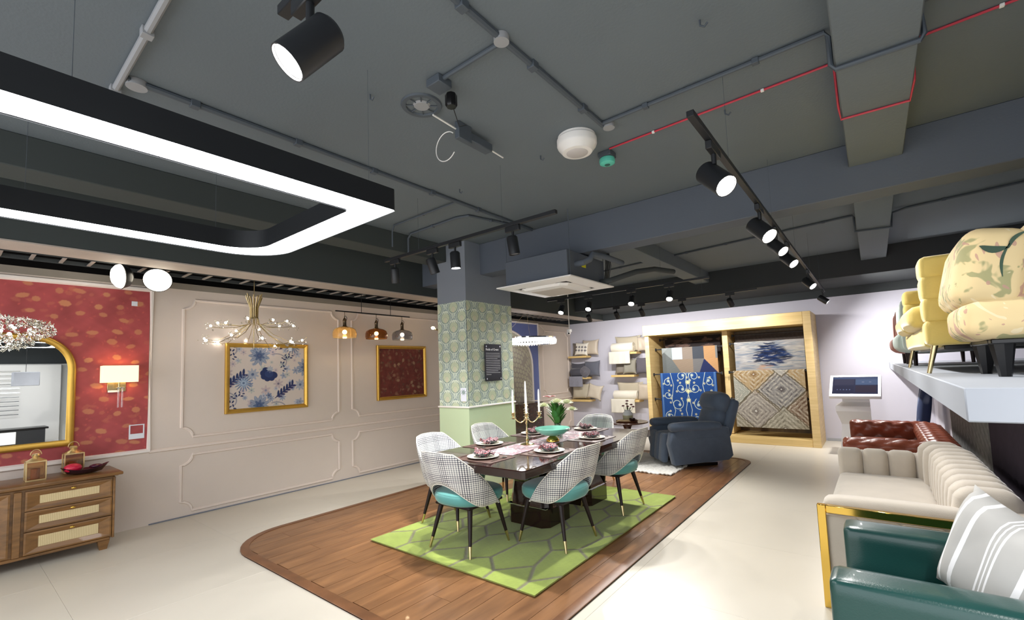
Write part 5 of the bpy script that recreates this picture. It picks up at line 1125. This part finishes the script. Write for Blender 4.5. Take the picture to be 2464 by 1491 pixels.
# track spots
def head(x, y, zt, aim, lit, lab, W=SPOT_W, along='Y', group='black track spotlights', size=1.0, cone=75, col=(1, .98, .95)):
    t = thing('track_spotlight', lab, 'spotlight', (x, y, zt), group, local=True)
    d = .07*size
    if along == 'Y': MB().bb(-.016, .016, -d, d, -.045, -.001, .003).build('adapter', M_blk, t)
    else: MB().bb(-d, d, -.016, .016, -.045, -.001, .003).build('adapter', M_blk, t)
    MB().cyl((0, 0, -.045), (0, 0, -.10), .010*size, n=10).build('stem', M_blk, t)
    aim = Vector(aim).normalized(); r = .045*size; L = .15*size; c = Vector((0, 0, -.105-.055*size)); M = Matrix.Translation(c) @ aim.to_track_quat('-Z', 'Y').to_matrix().to_4x4()
    MB().lathe([(.001, L/2), (r*.8, L/2), (r, L/2-.012), (r, -L/2), (r*.93, -L/2), (r*.9, -L/2+.012), (.001, -L/2+.012)], 24, M, cap=False).build('lamp_body', M_blk, t)
    MB().lathe([(.001, 0), (r*.86, 0)], 24, M @ Matrix.Translation((0, 0, -L/2+.008)), cap=False).build('lens', M_lens if lit else mat('grey_lens', (120, 122, 126), .3), t, recalc=False)
    if W:
        ld = bpy.data.lights.new('spot_beam', 'SPOT'); ld.energy = W; ld.spot_size = math.radians(cone); ld.spot_blend = .8; ld.shadow_soft_size = r*.8; ld.color = col
        lo = bpy.data.objects.new('spot_beam', ld); COL.objects.link(lo); lo.parent = t; lo.matrix_local = M @ Matrix.Translation((0, 0, -L/2-.01))
    return t
def track(p0, p1, lab, wires=2):
    t = thing('lighting_track', lab, 'lighting track', p0, None); p0, p1 = Vector(p0), Vector(p1); d = p1-p0
    if abs(d.x) > abs(d.y): MB().bb(p0.x, p1.x, p0.y-.017, p0.y+.017, p0.z, p0.z+.03, .002).build('rail', M_blk, t)
    else: MB().bb(p0.x-.017, p0.x+.017, p0.y, p1.y, p0.z, p0.z+.03, .002).build('rail', M_blk, t)
    for i in range(wires): c = p0.lerp(p1, (i+.5)/wires); MB().cyl((c.x, c.y, c.z+.03), (c.x, c.y, ZC), .0011, n=5).build('suspension_wire', M_con, t)
track((-3.88, 2.84, 2.66), (-1.78, 2.84, 2.66), 'black lighting track running in front of the green column')
head(-3.72, 2.84, 2.66, (-.25, .3, -1), False, 'dark-lensed black spotlight with an added beam at the left end of the column track', 60, 'X', cone=90)  # heads with a dark lens on this track still carry an added beam
head(-3.16, 2.84, 2.66, (.1, .35, -1), False, 'dark-lensed black spotlight with an added beam, second from the left on the column track', 60, 'X', cone=90)
head(-2.86, 2.84, 2.66, (.02, .05, -1), True, 'lit black spotlight pointing straight down in front of the column', 90, 'X', cone=100)
head(-2.20, 2.84, 2.66, (.08, .12, -1), False, 'dark-lensed black spotlight with an added beam at the right end of the column track, above the white cassette', 60, 'X', cone=100)
track((-1.30, .60, 2.57), (1.6, .60, 2.57), 'black lighting track at the top edge, nearest the camera')
head(-1.14, .60, 2.57, (-.25, -.6, -.75), True, 'large bright spotlight nearest the camera at the top left', 80, 'X', size=1.15, cone=110)
head(.9, .60, 2.57, (.2, .6, -1), True, 'added unseen spotlight behind the camera on the near track', 60, 'X', cone=110)  # extra head added out of view to brighten the room
track((-.58, 2.12, 2.64), (-.58, 9.4, 2.64), 'long black lighting track running down the aisle towards the back wall', 5)
for y, lb in ((2.50, 'bright spotlight nearest the camera on the aisle track'), (3.73, 'bright second spotlight on the aisle track'), (4.46, 'third spotlight on the aisle track'), (5.12, 'fourth spotlight on the aisle track'), (6.9, 'fifth spotlight on the aisle track, small in the distance'), (9.05, 'last spotlight at the back wall end of the aisle track')):
    a_ = (.62, -.38, -.72) if y < 8 else (.75, .0, -.66); head(-.58, y, 2.64, a_, True, lb, SPOT_W if y < 8 else 170, 'Y', cone=100 if y < 8 else 172, size=1.3 if y < 4 else 1.05)
track((-4.2, 6.30, 2.62), (-1.62, 6.30, 2.62), 'black lighting track beyond the white air conditioner')
for x, lb in ((-3.93, 'bright spotlight at the left end of the track beyond the air conditioner'), (-3.43, 'bright spotlight second from left beyond the air conditioner'), (-2.72, 'bright spotlight third from left beyond the air conditioner'), (-2.16, 'bright spotlight at the right end of the track beyond the air conditioner')):
    head(x, 6.30, 2.62, (.12, -.55, -.75), True, lb, SPOT_FAR, 'X', cone=110)
track((-4.8, 8.22, 2.66), (-1.4, 8.22, 2.66), 'black lighting track along the back wall above the oak cabinet')
for i, x in enumerate((-4.48, -3.87, -3.36, -2.60, -1.81)):
    head(x, 8.22, 2.66, (-.1+.05*i, .72, -.62), False, ['black wall spotlight above the corner cushion shelves', 'tilted black wall spotlight second from the left near the back wall', 'black wall spotlight above the left end of the oak cabinet', 'black wall spotlight above the middle of the oak cabinet', 'black wall spotlight above the right bay of the oak cabinet'][i], 46, 'X', cone=140)
# dome wall-wash lamps
for y, aim, lab in ((1.08, (.15, -.95, -.12), 'left white dome lamp facing left above the red wallpaper corner'), (1.375, (.85, -.25, -.45), 'right white dome lamp facing the camera above the red wallpaper corner')):
    t = thing('dome_lamp', lab, 'ceiling light', (-5.72, y, 2.56), 'pair of dome lamps', local=True); M = Vector(aim).normalized().to_track_quat('Z', 'Y').to_matrix().to_4x4()
    MB().lathe([(.001, -.09), (.06, -.085), (.10, -.055), (.122, 0), (.126, .0), (.115, .005), (.001, .005)], 28, M, cap=False).build('black_shell', M_blks, t)
    MB().lathe([(.118, .004), (.108, .03), (.08, .055), (.04, .068), (.001, .072)], 28, M, cap=False).build('glass_dome', emit('dome_lamp_glow', (255, 244, 222), 4), t)
    MB().cyl((0, 0, .08), (0, 0, .64), .008, n=8).build('stem', M_blks, t)
# branching chandelier
M_cry = glass('crystal', (250, 248, 240), .03)
chx, chy = -5.66, 2.285
t = thing('branching_chandelier', 'brass chandelier with curved branches and small bright bulbs before the blue floral print', 'chandelier', (chx, chy, ZC))
b = MB(); b.cyl((chx, chy, 1.86), (chx, chy, ZC), .005, n=8); b.build('stem', M_brass, t)
b = MB()
for i in range(14): a = 2*PI*i/14; b.tube([(chx+.04*math.cos(a), chy+.04*math.sin(a), 2.22), (chx+.042*math.cos(a), chy+.042*math.sin(a), 2.34), (chx+.085*math.cos(a), chy+.085*math.sin(a), 2.47+.02*(i % 3))], .006, 6)
b.build('flared_collar', M_brass, t)
bl = MB(); cr_ = MB()
for i in range(20):
    a = 2*PI*i/20+.1; low = i % 2; R = (.50 if low else .40)+random.uniform(-.03, .03); ze = (1.93 if low else 2.12)+random.uniform(-.03, .05)
    pts = [(chx+r*math.cos(a), chy+r*math.sin(a), z) for r, z in ((.04, 2.24), (.06, 2.15), (R*.4, (2.15+ze)/2-.02), (R*.75, ze-.01), (R, ze))]
    MB().tube(pts, .0035, 6).build('branch', M_brass, t)
    tx, ty, tz = pts[-1]; bl.sph((tx, ty, tz+.012), .013, 8)
    for q in range(9):
        aa = random.uniform(0, 6.28); rr = random.uniform(.02, .065); p = Vector((tx+rr*math.cos(aa)*.9, ty+rr*math.sin(aa), tz+random.uniform(-.04, .05))); cr_.sph(p, random.uniform(.006, .012), 6)
        if q % 3 == 0: cr_.tube([(tx, ty, tz), tuple(p)], .001, 4)
bl.build('bulbs', M_bulbw, t)['kind'] = 'stuff'; cr_.build('crystal_beads', M_cry, t)['kind'] = 'stuff'
# crystal cluster chandelier
cx_, cy_, cz_ = -5.42, .25, 1.975
t = thing('crystal_chandelier', 'oval chandelier of clear star-shaped crystals in front of the mirror at the left edge', 'chandelier', (cx_, cy_, ZC))
MB().cyl((cx_, cy_, cz_+.05), (cx_, cy_, ZC), .006, n=8).build('stem', M_chrome, t)
cr_ = MB(); bl = MB()
for i in range(300):
    th = random.uniform(0, 2*PI); ph = math.acos(random.uniform(-1, 1)); c = Vector((cx_+.33*math.sin(ph)*math.cos(th), cy_+.36*math.sin(ph)*math.sin(th), cz_+.095*math.cos(ph))); s_ = random.uniform(.022, .036)
    R_ = Euler((random.uniform(0, 6), random.uniform(0, 6), random.uniform(0, 6))).to_matrix(); vs = []
    for q in range(8): rr = s_ if q % 2 == 0 else s_*.4; vs.append(c+R_ @ Vector((rr*math.cos(q*PI/4), rr*math.sin(q*PI/4), 0)))
    vs += [c+R_ @ Vector((0, 0, s_*.3)), c-R_ @ Vector((0, 0, s_*.3))]; cr_.add(vs, [(q, (q+1) % 8, 8) for q in range(8)]+[((q+1) % 8, q, 9) for q in range(8)])
for i in range(14): a = i*.9; bl.sph((cx_+.22*math.cos(a)*(1 if i % 2 else .5), cy_+.25*math.sin(a)*(1 if i % 2 else .5), cz_+random.uniform(-.04, .04)), .014, 8)
cr_.build('star_crystals', M_cry, t, smooth=False)['kind'] = 'stuff'; bl.build('bulbs', M_bulbw, t)['kind'] = 'stuff'
# three pendant bar
t = thing('pendant_bar_light', 'black bar with three coloured glass bell pendants in front of the panelled wall', 'pendant light', (-5.66, 3.95, ZC))
MB().bb(-5.668, -5.652, 3.32, 4.58, 2.385, 2.40, .002).build('bar', M_blks, t)
for y in (3.72, 4.22): MB().cyl((-5.66, y, 2.40), (-5.66, y, ZC), .004, n=6).build('rod', M_blks, t)
for y, nm, c_ in ((3.455, 'amber_glass', (250, 226, 176)), (3.965, 'brown_glass', (176, 130, 78)), (4.43, 'smoke_glass', (176, 176, 182))):
    T_ = Matrix.Translation((-5.66, y, 2.03)); g = glass(nm, c_, .02, trans=.9)
    sh_ = MB().lathe([(.150, 0), (.158, .03), (.157, .075), (.145, .11), (.11, .135), (.05, .15), (.046, .148), (.108, .131), (.141, .107), (.153, .074), (.154, .03), (.148, .002)], 36, T_, cap=False).build('glass_shade', g, t); sh_['label'] = nm.replace('_', ' ')+' bell shade'
    MB().lathe([(.05, .138), (.052, .15), (.03, .16), (.024, .17), (.024, .23), (.028, .235), (.012, .27), (.004, .28), (.004, .355)], 20, T_).build('metal_cap', mat('antique_nickel', (150, 130, 104), .25, 1), t)
    MB().tube([(-5.66, y+.012+.022*math.cos(a), 2.03+.27+.03*math.sin(a)) for a in np.linspace(-1.2, 2.6, 10)], .004, 6).build('hook', M_blks, t)
    MB().sph((-5.66, y, 2.11), .03, 12).build('bulb', M_bulb, t)
# bare bulb lamp beside the column
t = thing('bare_bulb_lamp', 'small bare glowing bulb on a brass arm at the left edge of the column', 'lamp', (-5.62, 5.5, ZC))
MB().cyl((-5.62, 5.5, 2.1), (-5.62, 5.5, ZC), .006, n=8).build('stem', M_brass, t); MB().tube([(-5.62, 5.5, 2.12), (-5.62, 5.13, 2.21)], .006, 8).build('arm', M_brass, t)
MB().cyl((-5.62, 5.14, 2.205), (-5.62, 5.07, 2.225), .014, n=12).build('socket', M_brass, t); MB().sph((-5.62, 5.025, 2.24), .03, 12, sc3=(.8, 1.2, .8)).build('bulb', M_bulb, t)
# crystal ring chandelier
t = thing('crystal_ring_chandelier', 'round crystal ring chandelier half hidden behind the green column', 'chandelier', (-5.38, 7.3, ZC)); rx_ = .55
T_ = Matrix.Translation((-5.38, 7.3, 2.0))
MB().lathe([(rx_-.03, .105), (rx_+.02, .105), (rx_+.02, .13), (rx_-.03, .13), (rx_-.03, .105)], 48, T_, cap=False).build('metal_ring', M_chrome, t)
b = MB()
for i in range(64): a = 2*PI*i/64; b.lathe([(.001, 0), (.02, .01), (.024, .09), (.001, .1)], 5, T_ @ Matrix.Rotation(a, 4, 'Z') @ Matrix.Translation((rx_, 0, 0)), cap=False)
b.build('crystal_prisms', M_cry, t, smooth=False)['kind'] = 'stuff'
MB().lathe([(rx_-.012, .03), (rx_-.004, .03), (rx_-.004, .095), (rx_-.012, .095)], 48, T_, cap=False).build('light_strip', emit('crystal_ring_glow', (250, 250, 255), 3.5), t)
for i in range(3): a = 2*PI*i/3; MB().cyl((-5.38+rx_*math.cos(a), 7.3+rx_*math.sin(a), 2.12), (-5.38, 7.3, 2.66), .0015, n=4).build('suspension_wire', M_brass, t)
MB().lathe([(.001, 0), (.06, 0), (.06, .03), (.01, .05), (.01, .54)], 20, Matrix.Translation((-5.38, 7.3, 2.66))).build('canopy', M_brass, t)

# ================================================================== CEILING SERVICES
zc = ZC-.016
def conduit(nm, lab, pts, m=M_con, r=.013, clips=0):
    t = thing(nm, lab, 'conduit' if 'red' not in lab else 'cable', pts[0]); MB().tube(pts, r, 8).build('pipe', m, t)
    b = MB(); tot = 0
    for a, c in zip(pts[:-1], pts[1:]):
        a, c = Vector(a), Vector(c); L = (c-a).length; k_ = int(L/.55)
        for i in range(k_): p = a.lerp(c, (i+.5)/k_); s_ = r*1.35; MB().bb(p.x-s_, p.x+s_, p.y-s_, p.y+s_, p.z-s_, p.z+r, .002).build('saddle_clip', M_white if 'red' in lab else m, t)
    return t
conduit('ceiling_conduit', 'pale conduit crossing the ceiling at the top left corner', [(-0.956, 0.552, zc), (-3.612, 0.574, zc)], M_conl, .018)
conduit('ceiling_conduit', 'grey conduit running from the top left junction towards the green column', [(-3.113, 0.595, zc), (-3.113, 4.399, zc)], r=.018)
conduit('ceiling_conduit', 'grey conduit running past the round white ceiling unit', [(-1.360, -1.062, zc), (-1.360, 2.826, zc)], r=.018)
conduit('ceiling_conduit', 'blue grey conduit running from the white unit to the ceiling beam on the right', [(-1.360, 2.805, zc), (-0.074, 2.794, zc), (-0.060, 2.805, 3.157), (-0.060, 2.826, 3.019), (-0.043, 2.837, 2.993), (0.287, 2.848, 2.993), (0.303, 2.848, 3.019), (0.303, 2.848, zc), (2.231, 2.869, zc)])
conduit('ceiling_conduit', 'short conduit branch leading to the black ceiling sensor', [(-1.360, 1.742, zc), (-1.806, 1.742, zc)])
conduit('ceiling_conduit', 'thin conduit branch ending above the far corner of the ring pendant', [(-3.124, 3.134, zc), (-4.144, 3.156, zc), (-4.176, 3.156, 3.115), (-4.176, 3.156, 2.945)], r=.009)
conduit('ceiling_conduit', 'bent conduit dropping to the column track', [(-3.166, 4.091, zc), (-3.315, 3.506, zc), (-3.453, 3.464, zc), (-4.250, 3.485, zc), (-4.303, 3.485, 3.136), (-4.303, 3.485, 2.945)])
conduit('ceiling_conduit', 'grey conduit crossing the ceiling bay beyond the cross beam', [(-4.144, 7.331, zc), (-0.074, 6.694, zc), (-0.060, 6.694, 3.157), (-0.060, 6.715, 2.993), (0.276, 6.800, 2.993), (0.287, 6.800, 3.157), (0.425, 6.800, zc), (2.231, 6.481, zc)])
conduit('fire_alarm_cable', 'red fire alarm cable with white clips running across the ceiling to the beam', [(-1.487, 3.188, ZC-.009), (-0.064, 3.134, ZC-.009), (-0.053, 3.134, 3.168), (-0.053, 3.347, 3.019), (-0.048, 3.485, 3.000), (0.282, 3.506, 3.000), (0.292, 3.294, 3.019), (0.298, 3.188, ZC-.009), (2.231, 3.081, ZC-.009)], mat('red_cable_sheath', (187.000, 51.000, 70.031), .45, var=.05), .007)
def jbox(x, y, lab, r=.04):
    t = tag(MB().lathe([(r, 0), (r, .035), (r*.9, .036), (.001, .036)], 20, Matrix.Translation((x, y, ZC-.0365))).build('junction_box', M_conl), lab, 'junction box', 'round ceiling junction boxes')
jbox(-1.360, 1.721, 'pale round junction box where the short branch leaves the conduit'); jbox(-3.134, 0.637, 'pale round junction box at the top left conduit crossing', .05); jbox(-1.328, 2.858, 'round junction box beside the white ceiling unit')
t = thing('ceiling_access_point', 'large round white ceiling unit with a grey centre disc', 'ceiling unit', (-1.594, 2.869, ZC)); T_ = Matrix.Translation((-1.594, 2.869, ZC-.135))
MB().lathe([(.09, .01), (.108, .014), (.140, .055), (.146, .07), (.146, .11), (.138, .12), (.138, .134)], 40, T_).build('housing', M_white, t); MB().lathe([(.001, .007), (.075, .007), (.082, .012)], 36, T_, cap=False).build('speaker_grille', mat('light_grey_mesh', (196, 192, 192), .7), t)
t = thing('smoke_detector', 'small turquoise capped smoke detector at the end of the red cable', 'smoke detector', (-1.541, 3.251, ZC)); T_ = Matrix.Translation((-1.541, 3.251, ZC-.10))
MB().bb(-1.594, -1.487, 3.198, 3.304, ZC-.045, ZC-.001, .004).build('mounting_box', M_con, t); MB().lathe([(.035, 0), (.058, .01), (.062, .03), (.058, .05), (.05, .054)], 24, T_).build('turquoise_cap', mat('turquoise_plastic', (92, 196, 176), .4), t); MB().lathe([(.02, -.003), (.024, .002)], 16, T_).build('sensor_ring', mat('dark_teal', (40, 90, 84), .5), t)
t = thing('ceiling_sensor', 'black cylindrical sensor hanging from a small square box', 'sensor', (-1.849, 1.753, ZC)); MB().bb(-1.913, -1.806, 1.700, 1.806, ZC-.05, ZC-.001, .004).build('mounting_box', M_con, t); MB().lathe([(.03, 0), (.036, .01), (.036, .07), (.03, .08)], 8, Matrix.Translation((-1.849, 1.838, ZC-.13))).build('sensor_body', M_blks, t)
MB().tube([(-1.849, 1.849, ZC-.12), (-1.881, 1.934, ZC-.2), (-1.934, 2.051, ZC-.12)], .003, 5).build('cable', M_blks, t)
t = thing('ceiling_rose', 'round grey ceiling rose with spokes and a white rod', 'ceiling fitting', (-2.125, 1.849, ZC)); T_ = Matrix.Translation((-2.125, 1.849, ZC-.012))
MB().lathe([(.10, 0), (.125, 0), (.13, .011), (.095, .011), (.10, 0)], 32, T_, cap=False).build('outer_ring', M_con, t); MB().lathe([(.045, 0), (.055, .011), (.001, .011)], 24, T_).build('inner_disc', M_conl, t)
for i in range(4): a = i*PI/4; MB().tube([(-2.125+.1*math.cos(a), 1.849+.1*math.sin(a), ZC-.006), (-2.125-.1*math.cos(a), 1.849-.1*math.sin(a), ZC-.006)], .004, 5).build('spoke', M_con, t)
t = thing('hanging_sensor_arm', 'grey box on a thin white horizontal rod with a looped wire, hung from the ceiling', 'ceiling fitting', (-2.125, 2.231, ZC))
MB().tube([(-2.093, 1.913, ZC-.05), (-2.125, 2.656, ZC-.06)], .006, 6).build('white_rod', M_white, t); MB().bb(-2.157, -2.083, 2.210, 2.486, ZC-.09, ZC-.03, .005).build('grey_box', M_con, t)
MB().bb(-2.114, -2.072, 2.125, 2.252, ZC-.12, ZC-.001, .004).build('bracket', M_con, t)
MB().tube([(-2.178+.10*math.cos(a), 2.104+.0*a, ZC-.16+.10*math.sin(a)) for a in np.linspace(.8, 5.6, 24)], .0035, 5).build('looped_wire', M_white, t)
for i, (x, y) in enumerate(((-.55, 2.29), (-.66, 3.24), (-2.90, 2.96), (-1.96, 2.93), (-2.27, 1.57))):
    t = MB().tube([(x, y, ZC-.001), (x, y, ZC-.03), (x+.02, y, ZC-.045), (x+.035, y, ZC-.03)], .005, 6).build('ceiling_hook', M_con); tag(t, ['small grey hook near the right ceiling beam at the top', 'small grey hook beside the aisle track', 'small grey hook near the long grey conduit', 'small grey hook left of the round white ceiling unit', 'small grey hook near the ceiling rose'][i], 'hook', 'small ceiling hooks')
# cable tray in the void
t = thing('cable_tray', 'grey ladder cable tray in the dark gap above the panelled wall', 'cable tray', (-5.95, 4, 2.70))
for x in (-6.11, -5.80): MB().bb(x-.008, x+.008, -1, 9.9, 2.69, 2.73, .002).build('side_rail', M_dark, t)
rung = None
for i in range(54):
    y = -.9+i*.2
    if rung is None: rung = MB().bb(-6.10, -5.81, y-.014, y+.014, 2.694, 2.706, .002).build('rung', mat('galvanised_grey', (168, 160, 154), .5), t); y0_ = y
    else: c = rung.copy(); COL.objects.link(c); c.location = (0, y-y0_, 0)
# air conditioner cassette
ac = thing('cassette_air_conditioner', 'square white ceiling cassette air conditioner with grey body hung near the column', 'air conditioner', (-2.88, 4.5, 2.43)); ax, ay, az = -2.87, 4.50, 2.43
MB().bb(ax-.42, ax+.42, ay-.42, ay+.42, az+.03, az+.33, .006).build('body', M_ceilb, ac)
b = MB(); R4 = lambda h, z: [(ax-h, ay-h, z), (ax+h, ay-h, z), (ax+h, ay+h, z), (ax-h, ay+h, z)]
L_ = R4(.50, az+.03)+R4(.50, az+.018)+R4(.36, az)+R4(.35, az+.005)+R4(.34, az+.03); b.add(L_, [(r*4+i, r*4+(i+1) % 4, (r+1)*4+(i+1) % 4, (r+1)*4+i) for r in range(4) for i in range(4)]+[(3, 2, 1, 0)]); b.build('panel', M_white, ac, smooth=False)
MB().bb(ax-.335, ax+.335, ay-.335, ay+.335, az+.012, az+.028, .002).build('air_slot', mat('slot_shadow_grey', (60, 60, 62), .7), ac)
b = MB(); L_ = [p for h, z in ((.325, az+.004), (.30, az-.022), (.24, az-.03)) for p in [(ax+sx*h*qx, ay+sy*h*qy, z) for sx, sy, qx, qy in ((-1, -1, 1, .78), (-1, -1, .78, 1), (1, -1, .78, 1), (1, -1, 1, .78), (1, 1, 1, .78), (1, 1, .78, 1), (-1, 1, .78, 1), (-1, 1, 1, .78))]]
b.add(L_, [(r*8+i, r*8+(i+1) % 8, (r+1)*8+(i+1) % 8, (r+1)*8+i) for r in range(2) for i in range(8)]+[tuple(range(16, 24))]); b.build('centre_cover', M_white, ac, smooth=False)
MB().bb(ax-.21, ax+.21, ay-.21, ay+.21, az-.033, az-.0295, .001).build('intake_grille', mat('beige_grille', (198, 190, 182), .7, var=.1, scale=120), ac)
for a in range(4):
    M = Matrix.Translation((ax, ay, 0)) @ Matrix.Rotation(a*PI/2, 4, 'Z'); MB().bb(-.2, .2, -.355, -.322, az+.004, az+.009, .001, M=M @ Matrix.Translation((0, 0, 0))).build('louvre', mat('louvre_white', (216, 212, 210), .3), ac)
for x in (-.43, .43):
    for y in (-.38, .38): MB().cyl((ax+x, ay+y, az+.05), (ax+x, ay+y, ZC-.001), .004, n=6).build('threaded_rod', M_con, ac)
MB().bb(ax+.421, ax+.426, ay-.12, ay-.03, az+.18, az+.25, .001).build('yellow_tag', mat('yellow_tag', (226, 222, 40), .6), ac)
MB().tube([(ax+.40, ay-.25, az+.19), (ax+.52, ay-.25, az+.19), (ax+.56, ay-.18, az+.23), (ax+.57, ay-.14, az+.29), (ax+.60, ay+.1, az+.30), (ax+.62, ay+.5, az+.29)], .032, 10).build('insulated_pipe', M_ceilb, ac)
MB().tube([(ax+.40, ay+.3, az+.06), (ax+.55, ay+.32, az+.07), (ax+.75, ay+.6, az+.18), (ax+.85, ay+.9, az+.24), (ax+.95, ay+1.3, az+.25)], .032, 10).build('insulated_pipe', M_dark, ac)
b = MB()
for i in range(4): b.tube([(ax+.44, ay+.36+.03*i, az+.02), (ax+.47+.02*i, ay+.38, az+.25), (ax+.46, ay+.42, ZC-.02)], .006, 5)
b.build('cables', M_blks, ac)
# security camera
t = thing('security_camera', 'white dome security camera on a white drop pole near the back corner', 'security camera', (-5.13, 8.5, 2.79)); MB().cyl((-5.13, 8.5, 2.34), (-5.13, 8.5, ZC), .010, n=10).build('pole', M_white, t)
MB().lathe([(.03, .10), (.055, .09), (.055, .04), (.045, .03)], 20, Matrix.Translation((-5.13, 8.5, 2.25))).build('housing', M_white, t); MB().sph((-5.12, 8.46, 2.265), .045, 14).build('camera_ball', M_white, t); MB().sph((-5.10, 8.425, 2.25), .02, 10).build('lens', M_blks, t)
# column sign
sg = thing('wall_sign', 'black acrylic sign reading Fields of Green on the column', 'sign', (CX1+.02, 4.62, 1.35))
sy0, sy1, sz0, sz1 = 4.46, 4.80, 1.37, 1.86
MB().bb(CX1+.018, CX1+.024, sy0, sy1, sz0, sz1, .001).build('panel', mat('gloss_black_acrylic', (14, 14, 18), .12), sg)
for y in (sy0+.03, sy1-.03):
    for z in (sz0+.03, sz1-.03): MB().cyl((CX1+.005, y, z), (CX1+.03, y, z), .011, n=12).build('standoff_bolt', M_chrome, sg)
def text(s_, size, M, name, m, parent):
    cu = bpy.data.curves.new('txt', 'FONT'); cu.body = s_; cu.size = size; cu.extrude = .0004; cu.offset = .0006; to = bpy.data.objects.new('txt', cu); COL.objects.link(to)
    dg = bpy.context.evaluated_depsgraph_get(); me = bpy.data.meshes.new_from_object(to.evaluated_get(dg)); bpy.data.objects.remove(to); me.transform(M); me.materials.clear(); me.materials.append(m); return link(name, me, parent)
MT = Matrix(((0, 0, 1, 0), (1, 0, 0, 0), (0, 1, 0, 0), (0, 0, 0, 1)))
M_wt = mat('white_print', (236, 236, 238), .5, var=0)
text('Fields of Green', .042, Matrix.Translation((CX1+.0246, sy0+.022, sz1-.085)) @ MT, 'title_lettering', M_wt, sg)
b = MB(); z = sz1-.12
for i in range(13): b.bb(CX1+.0242, CX1+.0248, sy0+.022, sy0+.022+(.29 if i not in (3, 10, 12) else (.25 if i != 12 else .10))-rng.uniform(0, .02), z-.0055, z, .0001); z -= .0235
b.build('text_lines', mat('grey_white_print', (190, 190, 196), .5, var=0), sg, smooth=False)['kind'] = 'stuff'
# sideboard behind the column with books and gold vase
sb = thing('dark_sideboard', 'dark brown sideboard against the wall behind the green column', 'sideboard', (-5.9, 7.3, 0)); MB().bb(-6.15, -5.72, 6.4, 8.25, .08, .80, .006).build('carcass', M_dkw, sb)
for y in (6.42, 7.03, 7.64): MB().bb(-5.719, -5.70, y, y+.59, .1, .78, .004).build('door', M_dkw, sb)
for y in (6.5, 8.15):
    for x in (-6.1, -5.78): MB().cyl((x, y, 0), (x, y, .08), .02, n=8).build('leg', M_dkw, sb)
for i in range(3): tag(MB().bb(-5.98, -5.78, 7.12+.01*i, 7.42-.015*i, .801+.028*i, .827+.028*i, .003).build('book', mat('book_cover_%d' % i, [(196, 190, 182), (120, 96, 84), (88, 84, 92)][i], .6)), ['pale book at the bottom of the stack on the dark sideboard', 'brown book in the middle of the stack on the dark sideboard', 'grey book on top of the stack on the dark sideboard'][i], 'book', 'books on the dark sideboard')
fv = thing('gold_vase', 'rounded gold vase holding large dark green leaves on the dark sideboard', 'vase', (-5.85, 7.28, .885)); MB().lathe([(.001, 0), (.05, 0), (.085, .05), (.09, .11), (.06, .19), (.045, .21), (.05, .22), (.042, .215), (.001, .05)], 24, Matrix.Translation((-5.85, 7.28, .886)), cap=False).build('vase_body', M_gold, fv)
M_bl = mat('dark_broad_leaf', (52, 84, 62), .35, var=.2)
for d, L, W_ in (((.1, -.8, .8), .34, .06), ((.1, .3, 1), .3, .055), ((.3, -.3, 1), .26, .045)): b = MB(); leaf(b, (-5.85, 7.28, 1.07), d, L, W_, .1); b.tube([(-5.85, 7.28, .98), (-5.85, 7.28, 1.08)], .004, 5); b.build('leaf', M_bl, fv)

# ================================================================== REFLECTED SHOP SIDE (seen in the mirror)
ds = thing('display_shelving', 'white slatted display shelving along the far right wall, seen in the mirror', 'shelving', (3.4, 1, 0))
MB().bb(3.45, 3.595, -1.2, 1.9, .02, 2.06, .01).build('back_panel', M_white, ds)
for i in range(11): MB().cyl((3.40, -.9+.0*i, .9+.1*i), (3.40, 1.2, .9+.1*i), .008, n=8).build('rod', M_chrome, ds)
ct = thing('display_counter', 'dark topped counter with a white drawer, seen in the mirror', 'counter', (2.7, .9, 0)); MB().bb(2.4, 3.0, .1, 1.6, .58, .62, .005).build('top', M_blks, ct); MB().bb(2.42, 2.98, .15, .6, .0, .579, .005).build('cabinet', M_espl, ct); MB().bb(2.40, 2.419, .62, 1.1, .3, .56, .004).build('drawer', M_white, ct); MB().bb(2.42, 2.98, .62, 1.55, .28, .579, .004).build('body', M_blk, ct)
cl = thing('cube_pendant', 'grey fabric cube pendant lamp, seen in the mirror', 'pendant light', (2.3, 1.2, ZC)); MB().bb(2.1, 2.5, 1.0, 1.4, 1.55, 1.85, .01).build('shade', mat('grey_shade_fabric', (150, 152, 160), .8), cl); MB().cyl((2.3, 1.2, 1.85), (2.3, 1.2, ZC), .005, n=6).build('cord', M_blks, cl)
